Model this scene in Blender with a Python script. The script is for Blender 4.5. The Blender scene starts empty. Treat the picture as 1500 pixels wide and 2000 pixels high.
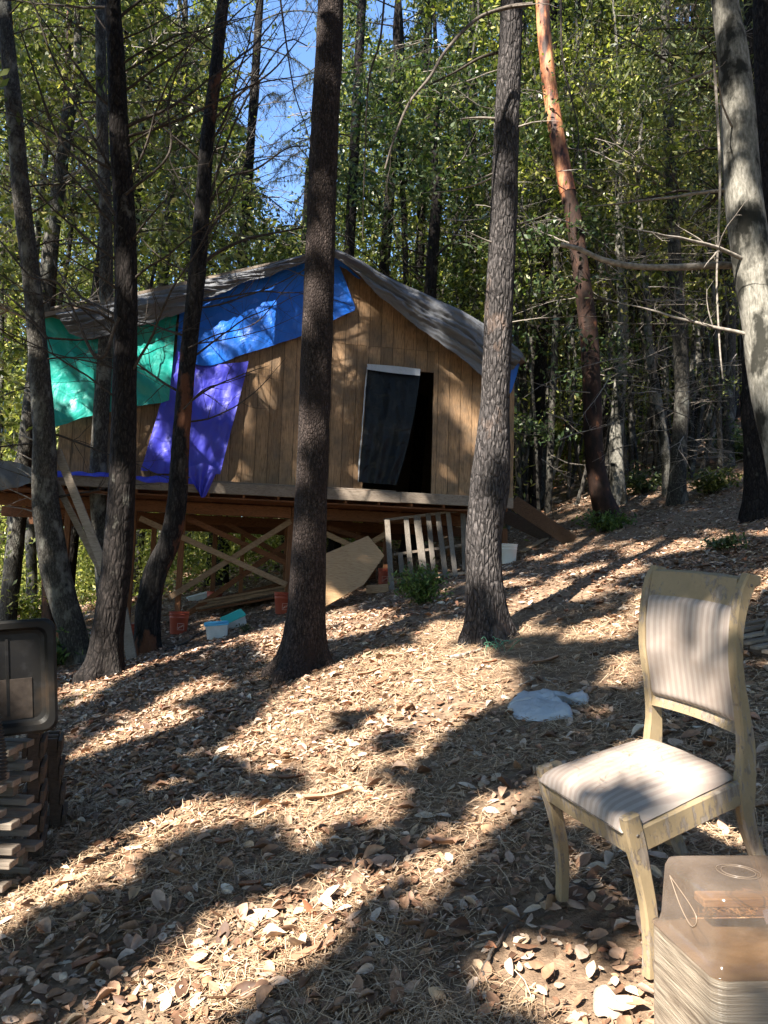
import bpy, math, random
import numpy as np
from mathutils import Matrix, Vector
from math import radians, sin, cos, pi, sqrt

random.seed(7)
RNG = np.random.default_rng(11)
SC = bpy.context.scene
COL = SC.collection

# ------------------------------------------------------------------ camera
PITCH, ROLL, FPX = radians(6.0), radians(1.8), 1500.0
CAM = np.array([0.0, 0.0, 1.63])
FW = np.array([0, cos(PITCH), sin(PITCH)])
_r0 = np.array([1.0, 0, 0]); _u0 = np.cross(_r0, FW)
RT = _r0 * cos(ROLL) + _u0 * sin(ROLL)
UP = _u0 * cos(ROLL) - _r0 * sin(ROLL)
cd = bpy.data.cameras.new('camera'); cam = bpy.data.objects.new('camera', cd); COL.objects.link(cam)
cd.sensor_fit = 'HORIZONTAL'; cd.sensor_width = 36; cd.lens = 36; cd.clip_start = 0.05; cd.clip_end = 1000
m = Matrix.Identity(4)
for i in range(3):
    m[i][0], m[i][1], m[i][2], m[i][3] = RT[i], UP[i], -FW[i], CAM[i]
cam.matrix_world = m
SC.camera = cam

# ------------------------------------------------------------------ light
SUN_EL = radians(42); LH = np.array([0.60, 0.80])
LH = LH / np.linalg.norm(LH)
LD = np.array([LH[0] * cos(SUN_EL), LH[1] * cos(SUN_EL), -sin(SUN_EL)])      # direction the light travels
world = bpy.data.worlds.new('World'); SC.world = world; world.use_nodes = True
wn = world.node_tree; bg = wn.nodes['Background']
sky = wn.nodes.new('ShaderNodeTexSky'); sky.sky_type = 'NISHITA'; sky.sun_disc = False
sky.sun_elevation = SUN_EL
sky.sun_rotation = math.atan2(-LH[0], -LH[1])
sky.air_density = 1.0; sky.dust_density = 0.0; sky.ozone_density = 6.0
wn.links.new(sky.outputs[0], bg.inputs['Color']); bg.inputs['Strength'].default_value = 0.10
sd = bpy.data.lights.new('sun', 'SUN'); sd.energy = 5.0; sd.angle = radians(0.53); sd.color = (1.0, 0.93, 0.82)
so = bpy.data.objects.new('sun', sd); COL.objects.link(so)
so.rotation_euler = Vector(LD).to_track_quat('-Z', 'Y').to_euler(); so.location = (-10, -14, 25)
SC.view_settings.view_transform = 'Standard'; SC.view_settings.look = 'None'
SC.view_settings.gamma = 1; SC.view_settings.use_curve_mapping = False
SC.view_settings.exposure = 2.2
SC.render.engine = 'CYCLES'
SC.cycles.max_bounces = 6; SC.cycles.diffuse_bounces = 3; SC.cycles.glossy_bounces = 2
SC.cycles.transmission_bounces = 4; SC.cycles.transparent_max_bounces = 8
SC.cycles.use_denoising = True
SC.cycles.caustics_reflective = False; SC.cycles.caustics_refractive = False
SC.cycles.sample_clamp_indirect = 6

# ------------------------------------------------------------------ maths helpers
def _hash(ix, iy, iz, seed):
    h = (ix.astype(np.int64) * 374761393 + iy.astype(np.int64) * 668265263 + iz.astype(np.int64) * 2147483647 + seed * 974634777) & 0xffffffff
    h = ((h ^ (h >> 13)) * 1274126177) & 0xffffffff
    h = (h ^ (h >> 16)) & 0xffffffff
    return h / 4294967295.0
def noise(x, y, z=0.0, seed=0):
    x, y, z = np.broadcast_arrays(np.asarray(x, float), np.asarray(y, float), np.asarray(z, float))
    ix, iy, iz = np.floor(x), np.floor(y), np.floor(z)
    fx, fy, fz = x - ix, y - iy, z - iz
    fx, fy, fz = [t * t * (3 - 2 * t) for t in (fx, fy, fz)]
    r = 0
    for a in (0, 1):
        for b in (0, 1):
            for c in (0, 1):
                w = (fx if a else 1 - fx) * (fy if b else 1 - fy) * (fz if c else 1 - fz)
                r = r + w * _hash(ix + a, iy + b, iz + c, seed)
    return r * 2 - 1
def fbm(x, y, z=0.0, seed=0, o=4):
    s, a, t = 0, 1, 0
    for i in range(o):
        s = s + a * noise(np.asarray(x) * 2 ** i, np.asarray(y) * 2 ** i, np.asarray(z) * 2 ** i, seed + i); t += a; a *= .5
    return s / t

def ground(x, y):
    x = np.asarray(x, float); y = np.asarray(y, float)
    g = 0.23 * x + 0.135 * y
    g = g + .016 * np.clip(x - 1.5, 0, 40) * np.clip(y - 12, 0, 50)
    d = np.sqrt(x * x + y * y)
    g = g + fbm(x * .45, y * .45, 0, 5, 2) * .05 * np.clip(d / 5, 0, 2.5) + fbm(x * 2.1, y * 2.1, 0, 9, 3) * .025
    return g

def proj(P):
    d = np.atleast_2d(P) - CAM; z = d @ FW; zz = np.where(z > .05, z, np.nan)
    return np.stack([750 + FPX * (d @ RT) / zz, 1000 - FPX * (d @ UP) / zz], 1)
def ray(px, py):
    return FW + RT * (px - 750) / FPX - UP * (py - 1000) / FPX
def at_y(px, py, Y):
    d = ray(px, py); return CAM + d * (Y / d[1])
_TS = .3 * 1.0025 ** np.arange(2300)
def on_ground(px, py, lift=0):
    d = ray(px, py); Q = CAM + d[None] * _TS[:, None]
    i = np.argmax(Q[:, 2] < ground(Q[:, 0], Q[:, 1]) + lift)
    if i == 0 or _TS[i] > 30:
        i = int(np.searchsorted(_TS, 28)); P = Q[i].copy(); P[2] = float(ground(P[0], P[1])); return P
    return Q[i].copy()
def norm(v):
    v = np.asarray(v, float); return v / (np.linalg.norm(v) + 1e-12)

# ------------------------------------------------------------------ object helpers
def link(name, data=None, parent=None):
    o = bpy.data.objects.new(name, data); COL.objects.link(o)
    if parent is not None: o.parent = parent
    return o
def mkmesh(name, V, F, mat=None, smooth=False):
    """V (n,3); F: int array (k,3|4) or a list of faces"""
    me = bpy.data.meshes.new(name)
    V = np.asarray(V, dtype=np.float32)
    if isinstance(F, np.ndarray):
        k = F.shape[1]; n = len(F)
        me.vertices.add(len(V)); me.vertices.foreach_set('co', V.ravel())
        me.loops.add(n * k); me.loops.foreach_set('vertex_index', F.astype(np.int32).ravel())
        me.polygons.add(n); me.polygons.foreach_set('loop_start', np.arange(0, n * k, k, dtype=np.int32))
        me.update(calc_edges=True)
    else:
        me.from_pydata([tuple(map(float, v)) for v in V], [], [tuple(int(i) for i in f) for f in F]); me.update()
    if smooth: me.polygons.foreach_set('use_smooth', np.ones(len(me.polygons), dtype=bool))
    if mat is not None: me.materials.append(mat)
    return me
def tag(o, label=None, cat=None, group=None, kind=None):
    if label: o['label'] = label
    if cat: o['category'] = cat
    if group: o['group'] = group
    if kind: o['kind'] = kind
    return o
def thing(name, label, cat, base, group=None, rot=None):
    o = link(name); o.empty_display_size = .1
    if rot is not None:
        M = Matrix([list(r) for r in rot]).to_4x4(); M.translation = Vector(base); o.matrix_world = M
    else:
        o.location = tuple(map(float, base))
    o['_b'] = 1; del o['_b']
    return tag(o, label, cat, group)
def wpart(name, V, F, mat, parent, smooth=False, label=None, kind=None):
    """a part whose vertices are given in world space, under an un-rotated thing"""
    loc = np.array(parent.location) if parent is not None else np.zeros(3)
    q = parent.parent if parent is not None else None
    while q is not None: loc = loc + np.array(q.location); q = q.parent
    o = link(name, mkmesh(name, np.asarray(V, float) - loc, F, mat, smooth), parent)
    return tag(o, label, None, None, kind)
def lpart(name, V, F, mat, parent, smooth=False, label=None):
    o = link(name, mkmesh(name, V, F, mat, smooth), parent)
    return tag(o, label)

BF = [(0, 3, 2, 1), (4, 5, 6, 7), (0, 1, 5, 4), (1, 2, 6, 5), (2, 3, 7, 6), (3, 0, 4, 7)]
def box(c, ex, ey, ez):
    """centre and three half-axis vectors"""
    c, ex, ey, ez = [np.asarray(t, float) for t in (c, ex, ey, ez)]
    V = [c + sx * ex + sy * ey + sz * ez for sz in (-1, 1) for sx, sy in ((-1, -1), (1, -1), (1, 1), (-1, 1))]
    return np.array(V), [tuple(f) for f in BF]
def bevbox(c, ex, ey, ez, b=.004):
    """box with chamfered edges: 24 verts"""
    c, ex, ey, ez = [np.asarray(t, float) for t in (c, ex, ey, ez)]
    L = [np.linalg.norm(e) for e in (ex, ey, ez)]; n = [e / l for e, l in zip((ex, ey, ez), L)]
    b = min(b, min(L) * .6)
    V = []; idx = {}
    for sx in (-1, 1):
        for sy in (-1, 1):
            for sz in (-1, 1):
                s = (sx, sy, sz)
                for k in range(3):
                    p = c + sum(s[j] * n[j] * (L[j] if j == k else L[j] - b) for j in range(3))
                    idx[(s, k)] = len(V); V.append(p)
    F = []
    for k in range(3):
        o = [j for j in range(3) if j != k]
        for sk in (-1, 1):
            q = []
            for (a, d) in ((-1, -1), (1, -1), (1, 1), (-1, 1)):
                s = [0, 0, 0]; s[k] = sk; s[o[0]] = a; s[o[1]] = d; q.append(idx[(tuple(s), k)])
            F.append(tuple(q))
    for k in range(3):                     # edges parallel to axis k
        o = [j for j in range(3) if j != k]
        for a in (-1, 1):
            for d in (-1, 1):
                s1 = [0, 0, 0]; s1[k] = -1; s1[o[0]] = a; s1[o[1]] = d; s2 = list(s1); s2[k] = 1
                s1, s2 = tuple(s1), tuple(s2)
                F.append((idx[(s1, o[0])], idx[(s2, o[0])], idx[(s2, o[1])], idx[(s1, o[1])]))
    for sx in (-1, 1):
        for sy in (-1, 1):
            for sz in (-1, 1):
                s = (sx, sy, sz); F.append((idx[(s, 0)], idx[(s, 1)], idx[(s, 2)]))
    return np.array(V), F
def bar(p, q, w, t, up=(0, 0, 1), bev=.003):
    """rectangular bar from p to q; w across (perp. to up), t along up"""
    p, q = np.asarray(p, float), np.asarray(q, float); d = q - p; L = np.linalg.norm(d); d = d / L
    s = norm(np.cross(d, up)); u = np.cross(s, d)
    return bevbox((p + q) / 2, d * L / 2, s * w / 2, u * t / 2, bev)
def merge(parts):
    V, F, n = [], [], 0
    for v, f in parts:
        V.append(np.asarray(v)); F += [tuple(int(i) + n for i in g) for g in f]; n += len(v)
    return np.concatenate(V), F
def catmull(P, n):
    P = np.asarray(P, float); k = len(P)
    Q = np.concatenate([[2 * P[0] - P[1]], P, [2 * P[-1] - P[-2]]])
    d = np.r_[0, np.cumsum(np.linalg.norm(np.diff(P[:, :3], axis=0), axis=1))]
    t = np.linspace(0, d[-1], n); out = []
    for x in t:
        i = min(max(np.searchsorted(d, x, 'right') - 1, 0), k - 2); f = (x - d[i]) / max(d[i + 1] - d[i], 1e-9)
        a, b, c, e = Q[i], Q[i + 1], Q[i + 2], Q[i + 3]
        out.append(.5 * (2 * b + (c - a) * f + (2 * a - 5 * b + 4 * c - e) * f * f + (3 * b - a - 3 * c + e) * f ** 3))
    return np.array(out)
def tube(P, R, seg=8, cap=True, disp=None):
    P = np.asarray(P, float); n = len(P); R = np.broadcast_to(R, (n,)) if np.ndim(R) < 1 else np.asarray(R)
    T = np.gradient(P, axis=0); T /= np.linalg.norm(T, axis=1)[:, None] + 1e-12
    a = np.array([0, 0, 1.0]) if abs(T[0][2]) < .9 else np.array([1.0, 0, 0])
    s = norm(np.cross(a, T[0])); S = []
    for i in range(n):
        s = norm(s - T[i] * (s @ T[i])); S.append(s)
    S = np.array(S); B = np.cross(T, S)
    th = np.linspace(0, 2 * pi, seg, endpoint=False)
    r = R[:, None] * np.ones(seg)
    if disp is not None: r = r * (1 + disp(P, th))
    V = P[:, None, :] + r[..., None] * (np.cos(th)[None, :, None] * S[:, None, :] + np.sin(th)[None, :, None] * B[:, None, :])
    V = V.reshape(-1, 3)
    i = np.arange(n - 1)[:, None] * seg; j = np.arange(seg)[None, :]; j2 = (j + 1) % seg
    F = np.stack([i + j, i + j2, i + seg + j2, i + seg + j], -1).reshape(-1, 4)
    return V, F
def tubes(lst):
    """join many tubes with quads into one array pair"""
    V, F, n = [], [], 0
    for v, f in lst:
        V.append(v); F.append(f + n); n += len(v)
    return np.concatenate(V), np.concatenate(F)
def lathe(prof, c, seg=24, axis=(0, 0, 1), sq=1):
    prof = np.asarray(prof, float); ax = norm(axis); a = norm(np.cross(ax, (0, 1, 0.01))); b = np.cross(ax, a)
    th = np.linspace(0, 2 * pi, seg, endpoint=False)
    V = np.asarray(c)[None, None] + prof[:, 0][:, None, None] * (np.cos(th)[None, :, None] * a + np.sin(th)[None, :, None] * b) + prof[:, 1][:, None, None] * ax
    n = len(prof); i = np.arange(n - 1)[:, None] * seg; j = np.arange(seg)[None]; j2 = (j + 1) % seg
    F = np.stack([i + j, i + j2, i + seg + j2, i + seg + j], -1).reshape(-1, 4)
    return V.reshape(-1, 3), F
def grid_faces(nu, nv):
    i = np.arange(nv - 1)[:, None] * nu; j = np.arange(nu - 1)[None]
    return np.stack([i + j, i + j + 1, i + nu + j + 1, i + nu + j], -1).reshape(-1, 4)

# ------------------------------------------------------------------ materials
def mat(name, build):
    mt = bpy.data.materials.new(name); mt.use_nodes = True; nt = mt.node_tree; nt.nodes.clear()
    out = nt.nodes.new('ShaderNodeOutputMaterial')
    class N: pass
    h = N(); h.nt = nt
    def new(t, **k):
        n = nt.nodes.new(t)
        for a, v in k.items():
            if a.startswith('i_'): n.inputs[a[2:].replace('_', ' ')].default_value = v
            else: setattr(n, a, v)
        return n
    h.new = new; h.link = nt.links.new
    def coords(kind='Object', scale=(1, 1, 1), rot=(0, 0, 0)):
        tc = new('ShaderNodeTexCoord'); mp = new('ShaderNodeMapping'); mp.inputs['Scale'].default_value = scale; mp.inputs['Rotation'].default_value = rot
        h.link(tc.outputs[kind], mp.inputs[0]); return mp.outputs[0]
    def nz(vec, scale, detail=4, rough=.55, dist=0):
        n = new('ShaderNodeTexNoise'); n.inputs['Scale'].default_value = scale; n.inputs['Detail'].default_value = detail
        n.inputs['Roughness'].default_value = rough; n.inputs['Distortion'].default_value = dist
        if vec is not None: h.link(vec, n.inputs['Vector'])
        return n.outputs[0]
    def ramp(fac, stops, interp='LINEAR'):
        n = new('ShaderNodeValToRGB'); e = n.color_ramp.elements; n.color_ramp.interpolation = interp
        while len(e) < len(stops): e.new(.5)
        for q, (p, c) in zip(e, stops): q.position = p; q.color = (c[0], c[1], c[2], 1) if np.ndim(c) else (c, c, c, 1)
        h.link(fac, n.inputs[0]); return n.outputs[0]
    def mix(f, a, b, mode='MIX'):
        n = new('ShaderNodeMix', data_type='RGBA', blend_type=mode)
        for s, v in ((0, f), (6, a), (7, b)):
            if hasattr(v, 'type') and hasattr(v, 'node'): h.link(v, n.inputs[s])
            else: n.inputs[s].default_value = v if np.ndim(v) == 0 else (v[0], v[1], v[2], 1)
        return n.outputs[2]
    def math_(op, a, b=0):
        n = new('ShaderNodeMath', operation=op)
        for s, v in ((0, a), (1, b)):
            if hasattr(v, 'node'): h.link(v, n.inputs[s])
            else: n.inputs[s].default_value = v
        return n.outputs[0]
    def bump(height, strength=.5, dist=.01, nrm=None):
        n = new('ShaderNodeBump'); n.inputs['Strength'].default_value = strength; n.inputs['Distance'].default_value = dist
        h.link(height, n.inputs['Height'])
        if nrm is not None: h.link(nrm, n.inputs['Normal'])
        return n.outputs[0]
    def pbsdf(col, rough=.8, spec=.3, nrm=None, **k):
        n = new('ShaderNodeBsdfPrincipled')
        if hasattr(col, 'node'): h.link(col, n.inputs['Base Color'])
        else: n.inputs['Base Color'].default_value = (*col, 1)
        if hasattr(rough, 'node'): h.link(rough, n.inputs['Roughness'])
        else: n.inputs['Roughness'].default_value = rough
        n.inputs['Specular IOR Level'].default_value = spec
        if nrm is not None: h.link(nrm, n.inputs['Normal'])
        for a, v in k.items(): n.inputs[a.replace('_', ' ')].default_value = v
        return n.outputs[0]
    h.coords, h.noise, h.ramp, h.mix, h.math, h.bump, h.pbsdf = coords, nz, ramp, mix, math_, bump, pbsdf
    sh = build(h)
    nt.links.new(sh, out.inputs['Surface'])
    return mt

def m_bark(name, cols, patch=None, plate=(9, 9, 2.2), bumpd=.02, psc=1.6, pthr=(.45, .6), crk=1.0):
    def b(h):
        v = h.coords('Object')
        vs = h.coords('Object', plate)
        dn = h.noise(v, 6, 3)
        vv = h.mix(.5, vs, dn, 'ADD')
        vo = h.new('ShaderNodeTexVoronoi', feature='DISTANCE_TO_EDGE'); vo.inputs['Scale'].default_value = 1.9; h.link(vv, vo.inputs['Vector'])
        fine = h.noise(h.coords('Object', (1, 1, .3)), 55, 5, .65)
        vc = h.new('ShaderNodeTexVoronoi'); vc.inputs['Scale'].default_value = 1.9; h.link(vv, vc.inputs['Vector'])
        c = h.ramp(fine, [(.3, cols[0]), (.52, cols[1]), (.75, cols[2])])
        c = h.mix(.35 * crk, c, h.mix(1, c, h.ramp(vc.outputs['Color'], [(0, .45), (1, 1.5)]), 'MULTIPLY'))
        crack = h.ramp(vo.outputs[0], [(0, 1 - .68 * crk), (.12, 1)])
        c = h.mix(1, c, crack, 'MULTIPLY')
        if patch is not None:
            pn = h.noise(h.coords('Object', (1, 1, .55)), psc * 3, 5, .62)
            c = h.mix(h.ramp(pn, [(pthr[0], 0), (pthr[1], 1)]), c, h.mix(fine, patch, [t * .55 for t in patch]))
        hgt = h.math('ADD', h.math('MULTIPLY', h.ramp(vo.outputs[0], [(0, 0), (.25, 1)]), .8 * crk), h.math('MULTIPLY', fine, .7))
        return h.pbsdf(c, .9, .15, h.bump(hgt, .9, bumpd))
    return mat(name, b)
M = {}
M['bark_fir'] = m_bark('bark_fir', [(.011, .008, .007), (.036, .027, .024), (.12, .092, .08)], (.03, .022, .02), (24, 24, 12), .012, .8, (.50, .68))
M['bark_char'] = m_bark('bark_char', [(.018, .016, .016), (.055, .049, .048), (.16, .14, .135)], (.26, .18, .14), (14, 14, 4.2), .024, .7, (.57, .72))
M['bark_pale'] = m_bark('bark_pale', [(.075, .07, .058), (.17, .16, .138), (.30, .285, .25)], (.03, .029, .024), (5, 5, 9), .006, 1.5, (.47, .57), .06)
M['bark_grey'] = m_bark('bark_grey', [(.016, .015, .013), (.048, .044, .038), (.14, .13, .112)], (.19, .185, .16), (12, 12, 7), .012, 1.7, (.53, .66), .5)
M['bark_dark'] = m_bark('bark_dark', [(.006, .005, .005), (.016, .013, .012), (.048, .04, .035)], (.11, .105, .09), (9, 9, 3), .014, 1.7, (.62, .70))
M['bark_burnt'] = m_bark('bark_burnt', [(.007, .006, .006), (.018, .016, .015), (.05, .045, .042)], (.13, .055, .03), (5, 5, 1.2), .014, .45, (.54, .58))
def b_madrone(h):
    n = h.noise(h.coords('Object', (1, 1, .35)), 5, 5, .6)
    f = h.noise(h.coords('Object', (1, 1, .15)), 40, 4)
    c = h.ramp(n, [(.38, (.04, .018, .012)), (.45, (.16, .055, .027)), (.53, (.40, .16, .07)), (.68, (.56, .31, .15))])
    c = h.mix(.5, c, h.ramp(f, [(.3, .55), (.7, 1.3)]), 'MULTIPLY')
    return h.pbsdf(c, .6, .3, h.bump(h.math('ADD', n, f), .6, .01))
M['bark_madrone'] = mat('bark_madrone', b_madrone)
def b_maddark(h):
    n = h.noise(h.coords('Object', (1, 1, .5)), 6, 5, .6)
    c = h.ramp(n, [(.4, (.014, .009, .007)), (.6, (.04, .02, .014)), (.70, (.17, .07, .035))])
    return h.pbsdf(c, .8, .2, h.bump(n, .8, .02))
M['bark_redbrown'] = mat('bark_redbrown', b_maddark)
def m_flat(name, cols, rough=.8, scale=20, spec=.2, bd=.002, st=(1, 1, 1)):
    def b(h):
        n = h.noise(h.coords('Object', st), scale, 5)
        return h.pbsdf(h.ramp(n, [(.3, cols[0]), (.7, cols[1])]), rough, spec, h.bump(n, .6, bd))
    return mat(name, b)
M['twig_dark'] = m_flat('twig_dark', [(.022, .018, .015), (.075, .062, .052)], .9, 25)
M['twig_mid'] = m_flat('twig_mid', [(.05, .042, .035), (.16, .135, .115)], .9, 30)
M['twig_grey'] = m_flat('twig_grey', [(.11, .095, .08), (.30, .265, .23)], .9, 30)

def m_leaf(name, stops, trans=.3, rough=.5, src='island', tcol=None):
    def b(h):
        if src == 'island': f = h.new('ShaderNodeNewGeometry').outputs['Random Per Island']
        else: f = h.new('ShaderNodeObjectInfo').outputs['Random']
        big = h.noise(h.coords('Object'), .45, 2)
        c = h.ramp(f, stops)
        if trans > 0: c = h.mix(.55, c, h.mix(1, c, h.ramp(big, [(.35, (.62, .72, .8)), (.65, (1.45, 1.3, .95))]), 'MULTIPLY'))
        d = h.pbsdf(c, rough, .35)
        if trans <= 0: return d
        t = h.new('ShaderNodeBsdfTranslucent'); h.link(h.mix(1, c, (1.5, 1.6, .7), 'MULTIPLY'), t.inputs[0])
        mx = h.new('ShaderNodeMixShader'); mx.inputs[0].default_value = trans
        h.link(d, mx.inputs[1]); h.link(t.outputs[0], mx.inputs[2]); return mx.outputs[0]
    return mat(name, b)
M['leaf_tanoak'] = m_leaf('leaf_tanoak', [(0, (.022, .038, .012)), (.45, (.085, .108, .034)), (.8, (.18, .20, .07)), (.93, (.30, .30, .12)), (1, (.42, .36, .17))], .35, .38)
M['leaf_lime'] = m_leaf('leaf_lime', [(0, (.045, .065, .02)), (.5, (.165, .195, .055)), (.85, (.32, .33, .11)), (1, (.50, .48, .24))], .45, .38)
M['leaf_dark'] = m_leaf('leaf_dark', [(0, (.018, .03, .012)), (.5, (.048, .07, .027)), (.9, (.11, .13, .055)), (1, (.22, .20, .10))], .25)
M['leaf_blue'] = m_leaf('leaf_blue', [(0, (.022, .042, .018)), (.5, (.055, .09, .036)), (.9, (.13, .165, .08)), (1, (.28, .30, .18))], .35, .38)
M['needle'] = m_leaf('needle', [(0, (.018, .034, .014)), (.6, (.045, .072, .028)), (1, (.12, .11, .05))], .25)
M['leaf_shrub'] = m_leaf('leaf_shrub', [(0, (.03, .06, .018)), (.5, (.06, .11, .03)), (1, (.14, .20, .06))], .3)
LIT = [(0, (.07, .038, .024)), (.2, (.18, .095, .055)), (.4, (.28, .165, .10)), (.62, (.36, .245, .175)), (.78, (.48, .375, .295)),
       (.84, (.30, .115, .055)), (.9, (.43, .29, .17)), (1, (.53, .45, .36))]
def m_litter(name, src):
    def b(h):
        if src == 'island': f = h.new('ShaderNodeNewGeometry').outputs['Random Per Island']
        else: f = h.new('ShaderNodeObjectInfo').outputs['Random']
        n = h.noise(h.coords('Object'), 60 if src == 'island' else 45, 4)
        c = h.mix(.6, h.ramp(f, LIT), h.ramp(n, [(.3, .6), (.7, 1.35)]), 'MULTIPLY')
        return h.pbsdf(c, .62, .35, h.bump(n, .5, .002))
    return mat(name, b)
M['litter'] = m_litter('litter', 'island'); M['litter_leaf'] = m_litter('litter_leaf', 'obj')
M['crumbs'] = m_leaf('crumbs', [(0, (.04, .024, .016)), (.4, (.15, .085, .05)), (.75, (.28, .19, .12)), (.9, (.24, .09, .045)), (1, (.45, .38, .30))], 0, .8)
M['dry_needle'] = m_leaf('dry_needle', [(0, (.14, .08, .045)), (.5, (.33, .215, .125)), (1, (.54, .40, .27))], 0, .7)
M['bark_strip'] = m_leaf('bark_strip', [(0, (.12, .05, .028)), (.5, (.24, .11, .06)), (1, (.36, .23, .15))], 0, .6, 'obj')

def b_ground(h):
    v = h.coords('Object')
    a = h.noise(v, 1.1, 5, .6); b_ = h.noise(v, 14, 6, .7); c_ = h.noise(v, 90, 4, .7)
    vo = h.new('ShaderNodeTexVoronoi'); vo.inputs['Scale'].default_value = 26; vo.inputs['Randomness'].default_value = 1
    h.link(h.mix(.25, v, h.new('ShaderNodeTexNoise').outputs[1], 'ADD') if False else v, vo.inputs['Vector'])
    c = h.ramp(b_, [(.25, (.075, .048, .032)), (.5, (.18, .12, .08)), (.75, (.30, .215, .145))])
    c = h.mix(h.ramp(a, [(.42, 0), (.62, .5)]), c, (.235, .17, .115))
    c = h.mix(.4, c, h.mix(1, c, h.ramp(vo.outputs['Color'], [(0, .45), (1, 1.9)]), 'MULTIPLY'))
    hh = h.math('ADD', h.math('MULTIPLY', b_, .8), h.math('MULTIPLY', c_, .35))
    return h.pbsdf(c, .95, .1, h.bump(hh, .9, .03))
M['ground'] = mat('ground', b_ground)

def m_wood(name, cols, grain='z', ring=True, rough=.75, worn=None, spec=.25, wthr=(.5, .7)):
    st = {'x': (.07, 1, 1), 'y': (1, .07, 1), 'z': (1, 1, .07)}[grain]
    def b(h):
        v = h.coords('Object', st)
        oi = h.new('ShaderNodeObjectInfo').outputs['Random']
        off = h.new('ShaderNodeVectorMath', operation='ADD'); cb = h.new('ShaderNodeCombineXYZ')
        for i in range(3): h.link(h.math('MULTIPLY', oi, 31 + i * 17), cb.inputs[i])
        h.link(v, off.inputs[0]); h.link(cb.outputs[0], off.inputs[1]); v = off.outputs[0]
        g = h.noise(v, 14, 3, .5, .6)
        fine = h.noise(v, 160, 4, .6)
        rings = h.math('FRACT', h.math('MULTIPLY', g, 9.0)) if ring else fine
        rg = h.ramp(rings, [(0, .0), (.5, 1), (.92, .55), (1, 0)])
        c = h.mix(rg, cols[0], cols[1]); c = h.mix(h.ramp(fine, [(.35, 0), (.7, .6)]), c, cols[2])
        c = h.mix(1, c, h.ramp(oi, [(0, .66), (1, 1.15)]), 'MULTIPLY')
        if worn is not None:
            w = h.noise(h.coords('Object'), 2.4, 5, .65)
            c = h.mix(h.ramp(w, [(wthr[0], 0), (wthr[1], .85)]), c, worn)
        return h.pbsdf(c, rough, spec, h.bump(h.math('ADD', fine, h.math('MULTIPLY', rg, .5)), .5, .003))
    return mat(name, b)
M['siding'] = m_wood('siding', [(.13, .07, .034), (.35, .21, .11), (.41, .27, .155)], 'z', True, .75, (.12, .09, .063), wthr=(.42, .68))
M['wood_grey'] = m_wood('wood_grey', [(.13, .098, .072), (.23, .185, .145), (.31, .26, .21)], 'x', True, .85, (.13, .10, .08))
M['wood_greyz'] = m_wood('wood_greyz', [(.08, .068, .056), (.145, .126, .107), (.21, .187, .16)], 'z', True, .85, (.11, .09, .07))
M['wood_red'] = m_wood('wood_red', [(.07, .026, .011), (.17, .066, .027), (.22, .10, .045)], 'x', True, .75)
M['wood_redz'] = m_wood('wood_redz', [(.08, .031, .013), (.19, .08, .034), (.24, .115, .055)], 'z', True, .75)
M['wood_tan'] = m_wood('wood_tan', [(.17, .10, .055), (.31, .20, .115), (.37, .26, .16)], 'x', True, .75)
M['wood_dark'] = m_wood('wood_dark', [(.045, .03, .02), (.09, .06, .042), (.13, .09, .065)], 'x', True, .8)
M['plywood'] = m_wood('plywood', [(.24, .135, .062), (.38, .235, .12), (.43, .285, .155)], 'x', True, .7)
M['soil_dark'] = m_flat('soil_dark', [(.02, .015, .012), (.05, .038, .03)])
M['concrete'] = m_flat('concrete', [(.2, .19, .18), (.33, .32, .30)], .95, 30)

def m_tarp(name, c1, c2, rough=.32, spec=.5, trans=.12, sc=1.6):
    def b(h):
        v = h.coords('Object'); n = h.noise(v, sc, 5, .62); w = h.noise(h.coords('Object', (1, 1, .4)), 13, 5, .65)
        cr = h.noise(v, 3.0, 3, .5, 1.0)
        c = h.mix(n, c1, c2)
        ridge = h.math('ABSOLUTE', h.math('SUBTRACT', cr, .5))
        nb = h.bump(ridge, .6, .05); nb = h.bump(w, .6, .014, nb)
        dirt = h.noise(v, 2.3, 6, .7); c = h.mix(h.ramp(dirt, [(.5, 0), (.8, .4)]), c, h.mix(.75, c, (.10, .09, .075)))
        d = h.pbsdf(c, rough, spec, nb)
        t = h.new('ShaderNodeBsdfTranslucent'); h.link(c, t.inputs[0])
        mx = h.new('ShaderNodeMixShader'); mx.inputs[0].default_value = trans
        h.link(d, mx.inputs[1]); h.link(t.outputs[0], mx.inputs[2]); return mx.outputs[0]
    return mat(name, b)
M['tarp_grey'] = m_tarp('tarp_grey', (.085, .09, .105), (.18, .185, .20), .5, .35)
M['tarp_green'] = m_tarp('tarp_green', (.008, .27, .225), (.012, .34, .28), .42)
M['tarp_blue'] = m_tarp('tarp_blue', (.006, .10, .52), (.008, .15, .66), .42)
M['tarp_purple'] = m_tarp('tarp_purple', (.03, .035, .40), (.06, .06, .54), .5)
M['black_plastic'] = m_tarp('black_plastic', (.004, .005, .007), (.005, .006, .009), .3, .16, .0)
M['white_plastic'] = m_tarp('white_plastic', (.40, .44, .49), (.52, .55, .59), .4, .4, .2, 5)
def m_plain(name, c, rough=.5, spec=.4, var=.15, sc=6):
    def b(h):
        n = h.noise(h.coords('Object'), sc, 4)
        return h.pbsdf(h.mix(n, [t * (1 - var) for t in c], [min(1, t * (1 + var)) for t in c]), rough, spec)
    return mat(name, b)
M['orange'] = m_plain('orange', (.30, .055, .028), .5, .4, .3)
M['rag'] = m_plain('rag', (.13, .13, .20), .8, .2)
M['emboss'] = m_plain('emboss', (.20, .15, .11), .3, .6)
M['paper'] = m_plain('paper', (.30, .24, .19), .8, .2, .25, 30)
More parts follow.
